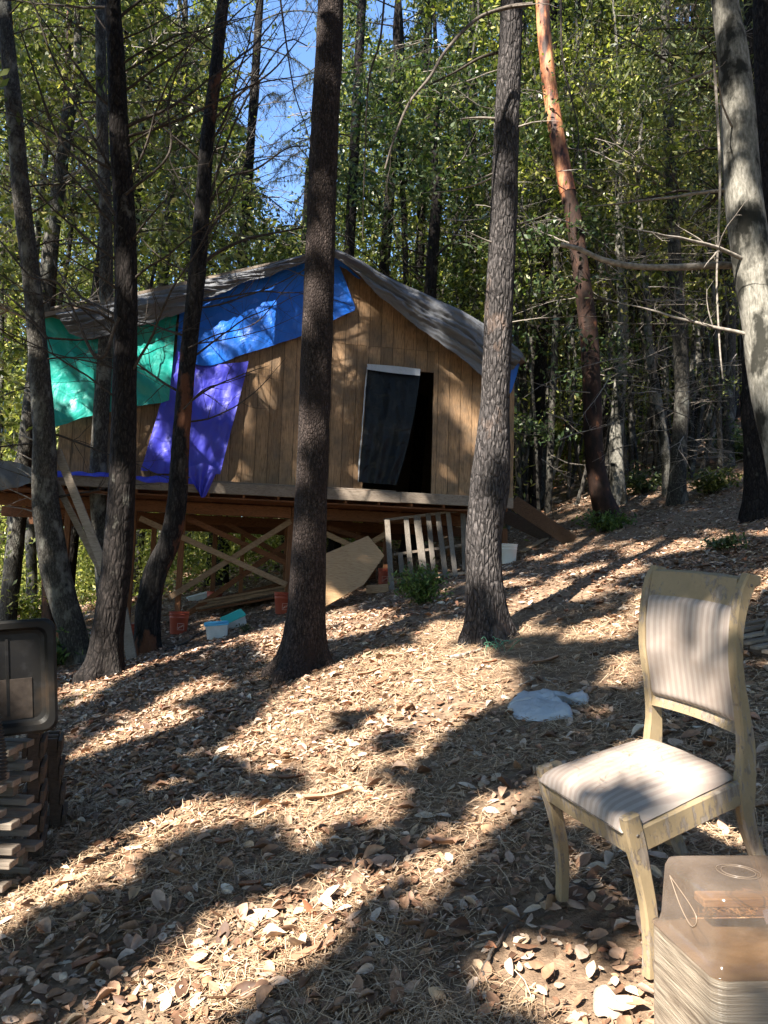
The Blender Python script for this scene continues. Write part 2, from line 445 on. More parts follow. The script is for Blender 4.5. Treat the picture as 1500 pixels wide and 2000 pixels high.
M['white_pail'] = m_plain('white_pail', (.62, .61, .58), .5)
M['white_print'] = m_plain('white_print', (.55, .32, .26), .6)
M['bin_clear'] = m_plain('bin_clear', (.52, .55, .56), .35, .5, .25, 12)
M['lid_blue'] = m_plain('lid_blue', (.10, .40, .62), .45)
M['lid_teal'] = m_plain('lid_teal', (.05, .45, .40), .45)
M['black'] = m_plain('black', (.012, .012, .013), .6)
M['metal'] = m_plain('metal', (.10, .09, .08), .5)
M['rope_green'] = m_plain('rope_green', (.10, .27, .17), .8)

def b_paint(h):
    v = h.coords('Object'); n = h.noise(v, 7.5, 8, .75); f = h.noise(h.coords('Object', (1, 1, .2)), 60, 5, .6)
    wv = h.noise(h.coords('Object', (1, 1, .12)), 60, 6, .75)
    wood = h.ramp(f, [(.3, (.11, .085, .07)), (.7, (.29, .245, .20))])
    paint = h.ramp(n, [(.25, (.21, .155, .09)), (.7, (.305, .235, .14))])
    msk = h.math('ADD', h.math('MULTIPLY', n, .6), h.math('MULTIPLY', wv, .4))
    mk = h.ramp(msk, [(.505, 0), (.535, .95)])
    return h.pbsdf(h.mix(mk, paint, wood), .7, .25, h.bump(h.math('SUBTRACT', h.math('MULTIPLY', f, .6), mk), .6, .002))
M['paint'] = mat('paint', b_paint)
def b_stripe(h):
    tc = h.new('ShaderNodeTexCoord'); sp = h.new('ShaderNodeSeparateXYZ'); h.link(tc.outputs['Object'], sp.inputs[0])
    wob = h.math('MULTIPLY', h.noise(tc.outputs['Object'], 9, 2), .005)
    s = h.math('SINE', h.math('MULTIPLY', h.math('ADD', sp.outputs[0], wob), 2 * pi / .0285))
    k = h.ramp(h.math('ADD', h.math('MULTIPLY', s, .5), .5), [(.38, 0), (.62, 1)])
    n = h.noise(tc.outputs['Object'], 7, 5, .6); fn = h.noise(tc.outputs['Object'], 300, 3)
    c = h.mix(k, (.26, .212, .185), (.32, .272, .235))
    c = h.mix(h.ramp(n, [(.45, 0), (.7, .6)]), c, (.21, .16, .13))
    rr = h.mix(k, (.8, .8, .8), (.5, .5, .5))
    return h.pbsdf(c, rr, .35, h.bump(fn, .3, .001))
M['stripe'] = mat('stripe', b_stripe)
def b_blockwood(h):
    v = h.coords('Object', (.045, .06, 1), (0, .0, 0))
    g = h.noise(v, 130, 4, .6, .2); f = h.noise(h.coords('Object', (.1, .1, 1)), 420, 3, .6)
    big = h.noise(h.coords('Object'), 4, 4)
    c = h.ramp(g, [(.3, (.12, .09, .065)), (.5, (.25, .20, .15)), (.7, (.36, .30, .23))])
    c = h.mix(.5, c, h.ramp(big, [(.3, .6), (.7, 1.25)]), 'MULTIPLY')
    return h.pbsdf(c, .38, .5, h.bump(h.math('ADD', g, h.math('MULTIPLY', f, .3)), .7, .006))
M['blockwood'] = mat('blockwood', b_blockwood)
def b_tub(h):
    v = h.coords('Object'); n = h.noise(v, 7, 4, .6)
    tr = h.new('ShaderNodeBsdfTransparent'); tr.inputs[0].default_value = (.66, .55, .44, 1)
    d = h.pbsdf(h.mix(n, (.17, .12, .085), (.30, .25, .215)), .16, .9, h.bump(n, .25, .02))
    lw = h.new('ShaderNodeLayerWeight'); lw.inputs[0].default_value = .35
    f = h.math('MINIMUM', h.math('ADD', h.math('MULTIPLY', lw.outputs['Facing'], .6), h.math('MULTIPLY', n, .30)), .85)
    mx = h.new('ShaderNodeMixShader'); h.link(f, mx.inputs[0]); h.link(tr.outputs[0], mx.inputs[1]); h.link(d, mx.inputs[2])
    return mx.outputs[0]
M['tub'] = mat('tub', b_tub)
def b_lid(h):
    v = h.coords('Object'); n = h.noise(v, 3, 5, .6); st = h.noise(h.coords('Object', (1, 1, .12)), 14, 4)
    c = h.ramp(n, [(.35, (.004, .004, .005)), (.6, (.010, .009, .008)), (.75, (.03, .02, .013))])
    c = h.mix(h.ramp(st, [(.55, 0), (.75, .12)]), c, (.10, .10, .11))
    return h.pbsdf(c, .5, .25)
M['tote_black'] = mat('tote_black', b_lid)

# ------------------------------------------------------------------ ground
def axis(a, b, d, far, grow=1.12):
    core = list(np.arange(a, b + d, d)); s = d; x = core[0]; L = []
    while x > -far: s *= grow; x -= s; L.append(x)
    s = d; x = core[-1]; Rr = []
    while x < far: s *= grow; x += s; Rr.append(x)
    return np.array(L[::-1] + core + Rr)
gx = axis(-8, 9, .11, 260); gy = axis(1.2, 17, .11, 300)
GX, GY = np.meshgrid(gx, gy)
GV = np.stack([GX, GY, ground(GX, GY)], -1).reshape(-1, 3)
ground_o = link('ground', mkmesh('ground', GV, grid_faces(len(gx), len(gy)), M['ground'], True)); tag(ground_o, kind='structure', label='sloping brown forest floor of soil, dry leaves and pine needles')

def gnormal_frames(x, y, rng, tilt=.45):
    n = len(x); e = .03
    nx = -(ground(x + e, y) - ground(x - e, y)) / (2 * e); ny = -(ground(x, y + e) - ground(x, y - e)) / (2 * e)
    N = np.stack([nx, ny, np.ones(n)], 1) + rng.normal(0, tilt, (n, 3)) * [1, 1, .3]
    N /= np.linalg.norm(N, axis=1)[:, None]
    a = rng.uniform(0, 2 * pi, n); D = np.stack([np.cos(a), np.sin(a), np.zeros(n)], 1)
    D -= N * (D * N).sum(1)[:, None]; D /= np.linalg.norm(D, axis=1)[:, None]
    return N, D, np.cross(N, D)
# leaf shapes: rows along the midrib (t, halfwidth)
def leaf_template(curl=.25, fold=.25, asym=0.0, bend=.2):
    T = [0, .12, .38, .66, .88, 1]; W = [.015, .14, .235, .20, .09, .0]
    V = []
    for t, w in zip(T, W):
        x = t - .5; z0 = bend * (x * x) * 1.0
        for s in (-1, 0, 1):
            V.append([x, s * w * (1 + asym * s), z0 + abs(s) * fold * w + curl * (w * abs(s)) ** 2 * 3])
    F = []
    for i in range(len(T) - 1):
        a = i * 3
        F += [(a, a + 1, a + 4, a + 3), (a + 1, a + 2, a + 5, a + 4)]
    return np.array(V), np.array(F)
def scatter_leaves(x, y, size, rng, lift=.004, tilt=.27, tmpls=None):
    Vs, Fs, n0 = [], [], 0
    N, D, B = gnormal_frames(x, y, rng, tilt); z = ground(x, y) + lift + rng.uniform(0, .02, len(x))
    C = np.stack([x, y, z], 1); which = rng.integers(0, len(tmpls), len(x))
    asp = rng.uniform(.75, 1.25, len(x))
    for k, (tv, tf) in enumerate(tmpls):
        q = which == k; c, d, b, nn, s, ap = C[q], D[q], B[q], N[q], size[q], asp[q]
        V = c[:, None] + s[:, None, None] * (tv[None, :, 0, None] * d[:, None] + tv[None, :, 1, None] * (b * ap[:, None])[:, None] + tv[None, :, 2, None] * nn[:, None])
        F = tf[None] + (np.arange(len(c)) * len(tv))[:, None, None] + n0
        Vs.append(V.reshape(-1, 3)); Fs.append(F.reshape(-1, tf.shape[1])); n0 += V.shape[0] * V.shape[1]
    return np.concatenate(Vs), np.concatenate(Fs)
TM = [leaf_template(*a) for a in ((.2, .2, 0, .15), (.5, .4, .1, .4), (-.3, -.3, 0, -.25), (.9, .8, .2, .2), (.05, .1, -.1, .05), (-.2, -.1, .15, .1))]
TQ = [leaf_template(*a) for a in ((.2, .2, 0, .15), (.5, .4, .1, .4), (-.3, -.3, 0, -.25), (.9, .8, .2, .2))]
TQ = [(tv[[0, 1, 2, 6, 7, 8, 9, 10, 11, 15, 16, 17]], tf[:6]) for tv, tf in TQ]
TL = [(np.array([[-.5, 0, 0], [-.05, -.22, .06], [.5, 0, .03], [-.05, .22, .08]]), np.array([[0, 1, 2, 3]])),
      (np.array([[-.5, 0, 0], [.05, -.2, -.06], [.5, 0, .1], [.05, .2, .05]]), np.array([[0, 1, 2, 3]]))]
rg = np.random.default_rng(3)
def dens(x, y):
    p = proj(np.stack([x, y, ground(x, y)], 1)); u, v = p[:, 0], p[:, 1]
    d = .68 + .50 * fbm(x * .9, y * .9, 0, 21, 3)
    bare = np.exp(-(((u - 1050) / 330) ** 2 + ((v - 1280) / 110) ** 2)) * .75 + np.exp(-(((u - 1080) / 260) ** 2 + ((v - 1900) / 150) ** 2)) * .2
    left = np.where(u < 520, .3, 0)
    return np.nan_to_num(d - bare + left, nan=.3)
def samp(n, y0, y1, w=.56, m_=1.0, ex=0):
    y = y0 + (y1 - y0) * rg.uniform(0, 1, n); x = rg.uniform(-1, 1, n) * (w * y + m_)
    k = rg.uniform(0, 1, n) < dens(x, y); return x[k], y[k]
# near layer: the biggest 300 as separate leaves
def near_set(n, y0, y1, seed):
    return samp(n, y0, y1)
x, y = near_set(15000, 1.9, 5.2, 1)
d2 = np.hypot(x, y); sz = np.clip(np.exp(rg.normal(-3.05, .42, len(x))), .018, .11)
order = np.argsort(-(sz / d2)); pp = proj(np.stack([x, y, ground(x, y)], 1)); ins = (pp[:, 0] > 10) & (pp[:, 0] < 1490) & (pp[:, 1] < 1990)
pick = [i for i in order if ins[i]][:300]; rest = np.setdiff1d(np.arange(len(x)), pick)
leafme = [mkmesh('leaf', tv * .1, tf, M['litter_leaf'], True) for tv, tf in TM]
N_, D_, B_ = gnormal_frames(x, y, rg, .4)
for i in pick:
    o = link('leaf', leafme[int(rg.integers(0, 6))], ground_o)
    s = sz[i] * 10 * 1.0
    Mx = Matrix.Identity(4); a_ = rg.uniform(.8, 1.25)
    for r in range(3): Mx[r][0], Mx[r][1], Mx[r][2] = D_[i][r] * s, B_[i][r] * s * a_, N_[i][r] * s
    Mx[0][3], Mx[1][3], Mx[2][3] = x[i], y[i], float(ground(x[i], y[i])) + .02 + rg.uniform(0, .012)
    o.matrix_world = Mx
parts = [scatter_leaves(x[rest], y[rest], sz[rest], rg, tmpls=TM)]
x, y = samp(36000, 5.0, 10.0); parts.append(scatter_leaves(x, y, np.clip(np.exp(rg.normal(-2.98, .42, len(x))), .018, .115), rg, tmpls=TQ))
def cat(parts):
    V = np.concatenate([p[0] for p in parts]); n = 0; F = []
    for p in parts: F.append(p[1] + n); n += len(p[0])
    return V, np.concatenate(F)
V, F = cat(parts); tag(link('leaf_litter', mkmesh('leaf_litter', V, F, M['litter'], True)), 'dry brown and grey fallen leaves covering the forest floor', 'leaf litter', kind='stuff')
parts = []
x, y = samp(62000, 9.5, 19, .56, 2); parts.append(scatter_leaves(x, y, np.clip(np.exp(rg.normal(-2.75, .38, len(x))), .03, .13), rg, tmpls=TL))
x, y = samp(34000, 18.5, 45, .56, 3); parts.append(scatter_leaves(x, y, rg.uniform(.15, .30, len(x)), rg, tmpls=TL))
V, F = cat(parts); tag(link('far_leaf_litter', mkmesh('far_leaf_litter', V, F, M['litter'])), 'distant dry leaves spread over the rising slope', 'leaf litter', kind='stuff')
# crumbs of broken leaf and bark
x, y = samp(95000, 1.9, 13); cv = scatter_leaves(x, y, rg.uniform(.006, .02, len(x)) * (1 + y * .12), rg, .003, .6, tmpls=TL)
tag(link('leaf_crumbs', mkmesh('leaf_crumbs', cv[0], cv[1], M['crumbs'])), 'small broken bits of dry leaf and bark on the ground', 'leaf litter', kind='stuff')
# pine needles
n = 105000; y = 1.8 + 6.5 * rg.uniform(0, 1, n) ** 1.3; x = rg.uniform(-1, 1, n) * (.56 * y + .6)
k = fbm(x * 1.3, y * 1.3, 0, 33, 3) > -.42 + .30 * rg.uniform(0, 1, n); x, y = x[k], y[k]; n = len(x)
N_, D_, B_ = gnormal_frames(x, y, rg, .22); L = rg.uniform(.05, .13, n); C = np.stack([x, y, ground(x, y) + rg.uniform(.002, .034, n)], 1)
w = .0008 + .00018 * y; bend = rg.normal(0, .12, n)
P0 = C - D_ * (L / 2)[:, None]; P1 = C + B_ * (bend * L)[:, None]; P2 = C + D_ * (L / 2)[:, None]; W = B_ * w[:, None]
V = np.stack([P0 - W, P0 + W, P1 - W, P1 + W, P2 - W, P2 + W], 1).reshape(-1, 3)
nf_ = y < 3.6; i6 = np.arange(n) * 6
F = np.concatenate([(np.array([[0, 1, 3, 2], [2, 3, 5, 4]])[None] + i6[nf_][:, None, None]).reshape(-1, 4), np.array([[0, 1, 5, 4]]) + i6[~nf_][:, None]])
tag(link('pine_needles', mkmesh('pine_needles', V, F, M['dry_needle'])), 'dry tan pine needles matted over the ground', 'pine needles', kind='stuff')
# curled strips of red bark lying on the ground
for i in range(22):
    yy = rg.uniform(2.6, 9); xx = rg.uniform(-1, 1) * (.5 * yy)
    L = rg.uniform(.08, .18); a = rg.uniform(-.5, .9); w = rg.uniform(.012, .03)
    t = np.linspace(-.5, .5, 6); px_ = xx + cos(a) * t * L + .02 * np.sin(t * 6 + i); py_ = yy + sin(a) * t * L
    c = np.stack([px_, py_, ground(px_, py_) + .02 + .02 * np.abs(t)], 1); sdv = np.array([-sin(a), cos(a), 0]) * w
    rows = [c - sdv + [0, 0, .012], c - [0, 0, .004], c + sdv + [0, 0, .014]]
    V = np.stack(rows, 0).reshape(-1, 3); wpart('bark_strip', V, grid_faces(6, 3), M['bark_strip'], ground_o, True)
for q in [((720, 1322), .2, .2), ((745, 1340), .15, .9), ((640, 1568), .25, .1), ((1065, 1300), .22, .15), ((860, 1660), .16, -.7)]:
    P = on_ground(*q[0]); t = np.linspace(-.5, .5, 6); a = q[2]; L = q[1]
    px_ = P[0] + cos(a) * t * L; py_ = P[1] + sin(a) * t * L; c = np.stack([px_, py_, ground(px_, py_) + .025 + .03 * np.abs(t)], 1); sdv = np.array([-sin(a), cos(a), 0]) * .022
    wpart('bark_strip', np.stack([c - sdv + [0, 0, .014], c - [0, 0, .006], c + sdv + [0, 0, .016]], 0).reshape(-1, 3), grid_faces(6, 3), M['bark_strip'], ground_o, True)

# ------------------------------------------------------------------ cabin frame of reference
A0 = at_y(108, 924, 11.3); H0 = A0[2]
lo, hi = 9.0, 16.0
for _ in range(50):
    mid = (lo + hi) / 2
    if at_y(918, 968, mid)[2] > H0: hi = mid
    else: lo = mid
A1 = at_y(918, 968, lo)
E1 = norm([A1[0] - A0[0], A1[1] - A0[1], 0]); E2 = np.array([-E1[1], E1[0], 0]); EZ = np.array([0, 0, 1.0])
def cab(a, b, c): return A0 + E1 * a + E2 * b + EZ * c
def cpx(px, py, b):
    d = ray(px, py); t = ((A0 + E2 * b - CAM) @ E2) / (d @ E2); P = CAM + d * t - A0
    return P @ E1, P @ EZ
def cbox(a0, a1, b0, b1, c0, c1, bev=.003):
    return bevbox(cab((a0 + a1) / 2, (b0 + b1) / 2, (c0 + c1) / 2), E1 * (a1 - a0) / 2, E2 * (b1 - b0) / 2, EZ * (c1 - c0) / 2, bev)
WB = 0.6                                                    # wall set back behind the deck edge
aL = cpx(112, 880, WB)[0]; aR = cpx(1004, 850, WB)[0]
rk = [cpx(92, 640, WB), cpx(650, 507, WB), cpx(1004, 712, WB)]
def roof_c(a): return float(np.interp(a, [rk[0][0], rk[1][0], rk[2][0]], [rk[0][1], rk[1][1], rk[2][1]]))
dL, dR = cpx(712, 830, WB)[0], cpx(845, 840, WB)[0]; dT = cpx(848, 728, WB)[1]
seam = cpx(700, 674, WB)[1]
cabin = thing('cabin', 'small plywood cabin with draped tarps for a roof, raised on a wooden deck', 'cabin', cab(0, 0, -2.3))
PW = .203; a = aL; k = 0
while a < aR - .02:
    a1 = min(a + PW, aR); g = .0045
    segs = []                                               # split each strip at door edges
    cuts = sorted([a] + [t for t in (dL, dR) if a + .02 < t < a1 - .02] + [a1])
    for s0, s1 in zip(cuts[:-1], cuts[1:]):
        md = (s0 + s1) / 2; t0, t1 = roof_c(s0), roof_c(s1)
        if s0 < rk[1][0] < s1: pass
        indoor = dL < md < dR
        lows = [dT] if indoor else [0.0]
        for lo_ in lows:
            if min(t0, t1) - lo_ < .02: continue
            spl = [(lo_, None)]
            if min(t0, t1) > seam + .05: spl = [(lo_, seam), (seam, None)]
            for c0, c1 in spl:
                x0 = s0 + (g if s0 == a else .001); x1 = s1 - (g if s1 == a1 else .001)
                c0_ = c0 + .0015; tt0, tt1 = (t0, t1) if c1 is None else (c1 - .0025, c1 - .0025)
                V = [cab(x0, WB, c0_), cab(x1, WB, c0_), cab(x1, WB, tt1), cab(x0, WB, tt0)]
                V += [v + E2 * .014 for v in V]
                wpart('plank', V, [(0, 1, 2, 3), (5, 4, 7, 6), (0, 4, 5, 1), (1, 5, 6, 2), (2, 6, 7, 3), (3, 7, 4, 0)], M['siding'], cabin)
    a = a1
# backing wall with the door opening, side and back walls, floor
def poly_slab(pts, b0, b1):
    n = len(pts); V = [cab(p[0], b0, p[1]) for p in pts] + [cab(p[0], b1, p[1]) for p in pts]
    F = [tuple(range(n)), tuple(range(2 * n - 1, n - 1, -1))] + [(i, i + n, (i + 1) % n + n, (i + 1) % n) for i in range(n)]
    return V, F
b0, b1 = WB + .016, WB + .05
rc = lambda t: roof_c(t) - .01
back = [poly_slab([(aL, 0), (dL, 0), (dL, rc(dL)), (rk[1][0], rc(rk[1][0])) if rk[1][0] < dL else (dL - .01, rc(dL - .01)), (aL, rc(aL))], b0, b1),
        poly_slab([(dL, dT), (dR, dT), (dR, rc(dR)), (dL, rc(dL))], b0, b1),
        poly_slab([(dR, 0), (aR, 0), (aR, rc(aR)), (dR, rc(dR))], b0, b1)]
V, F = merge(back); wpart('wall_backing', V, F, M['wood_dark'], cabin)
DEP = 4.6
for aa in (aL + .02, aR - .02):
    V, F = cbox(aa - .02, aa + .02, b1 + .002, DEP, 0.002, roof_c(aa) - .02); wpart('side_wall', V, F, M['wood_redz'], cabin)
V, F = poly_slab([(aL + .05, .003), (aR - .05, .003), (aR - .05, rc(aR - .05)), (rk[1][0], rc(rk[1][0])), (aL + .05, rc(aL + .05))], DEP, DEP + .05); wpart('back_wall', V, F, M['wood_dark'], cabin)
# roof slabs (two slopes) with overhang
ov = .28
eL = (rk[0][0] - .12, rk[0][1] + .02); eR = (rk[2][0] + .10, rk[2][1] - .03); kd = rk[1]
for p, q in ((eL, kd), (kd, eR)):
    P = [cab(p[0], WB - ov, p[1] + .01), cab(q[0], WB - ov, q[1] + .01), cab(q[0], DEP + .3, q[1] + .01), cab(p[0], DEP + .3, p[1] + .01)]
    V = P + [v + EZ * .07 for v in P]; wpart('roof', V, BF, M['wood_grey'], cabin)
# deck
aD0 = cpx(-120, 930, 0)[0]; aD1 = cpx(1003, 972, 0)[0]
bw = .14; nb = 34
for i in range(nb):
    bb = .045 + i * (bw + .006)
    V, F = cbox(aD0 + random.uniform(0, .04), aD1 - random.uniform(0, .03), bb, bb + bw, -.038, -.001, .004); wpart('deck_board', V, F, M['wood_red'], cabin)
jt = cpx(783, 962, 0)[0]; jt2 = cpx(330, 940, 0)[0]
for s0, s1, dz in ((aD0, jt2, 0), (jt2 + .006, jt, -.004), (jt + .006, aD1, .003)):
    V, F = cbox(s0, s1, 0, .04, -.175 + dz, -.004 + dz, .005); wpart('fascia_board', V, F, M['wood_grey'], cabin)
for s0, s1 in ((jt2 + .3, cpx(775, 950, 0)[0]),):
    V, F = cbox(s0, s1, .05, .19, .001, .022); wpart('threshold_board', V, F, M['wood_grey'], cabin)
for i in range(17):
    aa = aD0 + .1 + i * (aD1 - aD0 - .2) / 16
    V, F = cbox(aa - .019, aa + .019, .042, 4.9, -.225, -.04); wpart('joist', V, F, M['wood_red'], cabin)
for i in range(5):
    bb = .06 + i * .11
    V, F = cbox(aD0 + .15 + .2 * i, aD1 - .2, bb, bb + .085, -.25, -.227); wpart('batten', V, F, M['wood_red'], cabin)
gb = .78
gz0, gz1 = -.44, -.255
for s0, s1, bb in ((aD0, cpx(568, 1000, gb)[0], gb), (cpx(568, 1000, gb)[0] + .01, aD1, gb), (aD0, aD1, gb + 2.2), (aD0, aD1, gb + 4.0)):
    V, F = cbox(s0, s1, bb - .04, bb + .04, gz0, gz1, .005); wpart('girder', V, F, M['wood_red'], cabin)
def gz_at(a, b):
    P = cab(a, b, 0); return float(ground(P[0], P[1])) - H0
BUCK = []
def post(px, py, b, w=.09, m_='wood_redz'):
    a_, c_ = cpx(px, py, b); g_ = gz_at(a_, b)
    V, F = cbox(a_ - w / 2, a_ + w / 2, b - w / 2, b + w / 2, g_ + .03, gz0 - .001, .005); wpart('post', V, F, M[m_], cabin); return a_, g_
posts = [post(256, 1100, gb), post(565, 1080, gb), post(352, 1100, gb), post(985, 1040, gb), post(755, 1040, gb), post(420, 1060, gb + 2.2), post(560, 1060, gb + 2.2), post(130, 1060, gb), post(475, 1045, gb + 4.0), post(700, 1045, gb + 2.2), post(300, 1060, gb + 2.2), post(880, 1035, gb + 2.2)]
def brace(p, q, b, w=.09, m_='wood_tan', t=.035):
    a_, c_ = cpx(*p, b); a2, c2 = cpx(*q, b); V, F = bar(cab(a_, b, c_), cab(a2, b, c2), t, w, EZ, .004); wpart('brace', V, F, M[m_], cabin)
brace((330, 1168), (568, 1018), gb - .08); brace((273, 1012), (560, 1142), gb - .12)
brace((345, 1215), (560, 1062), gb + .55, .09, 'wood_red'); brace((365, 1012), (570, 1105), gb + .3, .09, 'wood_red')
brace((440, 1020), (575, 1100), gb + 1.3, .09, 'wood_red'); brace((620, 1035), (700, 1072), gb - .08); brace((676, 1088), (762, 1038), gb - .11)
brace((790, 1018), (915, 1018), gb + .3, .09, 'wood_red'); brace((640, 1030), (760, 1068), gb + .6, .09, 'wood_red')
brace((225, 1235), (272, 1200), gb + .2)
# loose lumber leaning and lying about
def loose(name, label, segs, group=None, m_='wood_grey', cat_='board'):
    P0 = segs[0][0]; t = thing(name, label, cat_, P0, group)
    for i, (p, q, w, th, up) in enumerate(segs):
        V, F = bar(p, q, w, th, up, .003); wpart('plank', V, F, M[m_], t)
    return t
def pl(px, py, Y): return at_y(px, py, Y)
def board(label, p, q, w, th, up, m_='wood_grey', group=None, name='loose_board'):
    V, F = bar(p, q, w, th, up, .004); c = (np.asarray(p) + np.asarray(q)) / 2
    o = link(name, mkmesh(name, V - c, F, M[m_])); o.location = tuple(c); return tag(o, label, 'board', group)
board('long grey board leaning diagonally from the deck edge behind the two left trunks', pl(112, 880, 10.9), pl(232, 1180, 10.5), .12, .03, (0, 1, 0), 'wood_grey')
board('second shorter grey board leaning just below the longer diagonal one at left', pl(100, 925, 11.0), pl(205, 1130, 10.7), .09, .03, (0, 1, 0), 'wood_grey')
P = on_ground(258, 1290); board('short grey board propped on end between the two dark left trunks', P, pl(240, 1190, P[1] + .4), .14, .03, (0, 1, 0), 'wood_grey')
sl = on_ground(1118, 1058)
s0_ = cab(aD1 + .02, .1, -.05)
board('dark sloping plank running from the right end of the deck down to the ground', s0_, sl, .24, .04, (0, 1, .3), 'wood_dark')
s1_ = cab(aD1 + .02, 1.1, -.1); sl2 = sl + E2 * 1.0; sl2[2] = ground(sl2[0], sl2[1]) + .05
board('rear dark sloping plank beside the deck, parallel to the front one', s1_, sl2, .24, .04, (0, 1, .3), 'wood_dark')
P = on_ground(1020, 1082); Q = on_ground(1085, 1046)
board('short tan offcut lying on the ground below the sloping plank', P + [0, 0, .04], Q + [0, 0, .05], .10, .03, (0, 0, 1), 'wood_tan')
# lumber pile under deck
pile = thing('lumber_pile', 'pile of long pale boards stored on the slope under the deck', 'lumber pile', cab(1.6, 1.6, gz_at(1.6, 1.6)))
for i in range(16):
    b = 1.3 + (i % 5) * .16; z = .05 + (i // 5) * .05
    p = cpx(385 + random.uniform(-20, 30), 1150, b)[0]; q = cpx(565 + random.uniform(-15, 50), 1100, b)[0]
    V, F = bar(cab(p, b, gz_at(p, b) + z + .05), cab(q, b, gz_at(q, b) + z + random.uniform(.0, .12)), .13, .035, EZ); wpart('plank', V, F, M[random.choice(['wood_tan', 'wood_grey', 'wood_red'])], pile)
pile2 = thing('lumber_pile', 'few rough boards on the earth under the deck behind the plywood sheet', 'lumber pile', cab(3.2, 1.6, gz_at(3.2, 1.6)))
for i in range(8):
    b = 1.2 + (i % 4) * .2; z = .05 + (i // 4) * .06
    p = cpx(590, 1100, b)[0]; q = cpx(735, 1060, b)[0]
    V, F = bar(cab(p, b, gz_at(p, b) + z), cab(q, b, gz_at(q, b) + z + random.uniform(.0, .15)), .13, .035, EZ); wpart('plank', V, F, M['wood_red'], pile2)
P = on_ground(735, 1160)
board('squared tan timber block lying by the foot of the pallet under the deck', P + [-.16, 0, .06], P + [.18, .03, .10], .12, .13, (0, 0, 1), 'wood_tan')
# plywood sheet on its corner
pc = [pl(596, 1098, 11.5), pl(719, 1047, 11.9), pl(750, 1088, 11.75), pl(711, 1140, 11.35), pl(610, 1199, 11.0), pl(574, 1160, 11.1)]
pcen = sum(pc) / 6; nrm_ = norm(np.cross(pc[1] - pc[0], pc[4] - pc[0])); pc = [p - nrm_ * ((p - pcen) @ nrm_) for p in pc]
V = pc + [p + nrm_ * .018 * (1 if nrm_[1] > 0 else -1) for p in pc]
ply = link('plywood_sheet', mkmesh('plywood_sheet', np.array(V) - pcen, [tuple(range(6)), tuple(range(11, 5, -1))] + [(i, (i + 1) % 6, (i + 1) % 6 + 6, i + 6) for i in range(6)], M['plywood']))
ply.location = tuple(pcen); tag(ply, 'tan plywood sheet standing tilted on its corner against the deck posts', 'plywood')
# buckets
def bucket(px, py, label, m_, group, h=.34, r=.15, tall=None, logo=True, fill=True):
    P = on_ground(px, py); base = P + np.array([0, 0, -.02]); t = thing('bucket', label, 'bucket', base, group)
    prof = [(r * .82, 0), (r * .84, .01), (r * .93, h * .7), (r * .97, h * .72), (r * .97, h * .75), (r * .95, h * .77), (r * .97, h * .86), (r * 1.02, h * .865), (r * 1.02, h * .885), (r * .98, h * .89), (r, h * .97), (r * 1.05, h * .975), (r * 1.05, h), (r * .96, h), (r * .93, h * .93)]
    V, F = lathe(prof, base, 28); wpart('shell', V, F, M[m_], t, True)
    if fill: V, F = lathe([(.001, h * .9), (r * .93, h * .9)], base, 28); wpart('concrete_fill', V, F, M['concrete'], t)
    if logo:
        ang = norm(CAM - base); ang[2] = 0; ang = norm(ang); s = np.cross(EZ, ang)
        c = base + ang * (r * .93) + s * .03; parts_ = []
        for (x0, x1, z0, z1) in ((-.05, .05, .07, .076), (-.05, .05, .164, .17), (-.05, -.044, .07, .17), (.044, .05, .07, .17)):
            parts_.append(box(c + s * (x0 + x1) / 2 + EZ * (z0 + z1) / 2, s * (x1 - x0) / 2, ang * .004, EZ * (z1 - z0) / 2))
        for kx in range(4):
            parts_.append(box(c + s * (-.03 + kx * .02) + EZ * (.10 + kx * .012), s * .006, ang * .004, EZ * .012))
        V, F = merge(parts_); wpart('logo', V, F, M['white_print'], t)
    return t
G_ = 'orange footing buckets under the deck posts'
bucket(348, 1236, 'orange bucket under the post behind the burnt leaning trunk, tipped earth around it', 'orange', G_)
bucket(553, 1197, 'orange bucket footing partly hidden by the left edge of the tall middle trunk', 'orange', G_)
bucket(418, 1187, 'orange bucket footing farthest back beneath the deck behind the blue-lidded bin', 'orange', G_, .32, .145, logo=False)
bucket(748, 1143, 'orange bucket standing between the plywood sheet and the pallet', 'orange', G_, .30, .09)
bucket(258, 1262, 'orange bucket mostly hidden between the dark left trunks', 'orange', G_, logo=False)
bucket(992, 1100, 'white plastic pail under the corner post right of the charred trunk', 'white_pail', None, .33, .15, logo=False, fill=True)

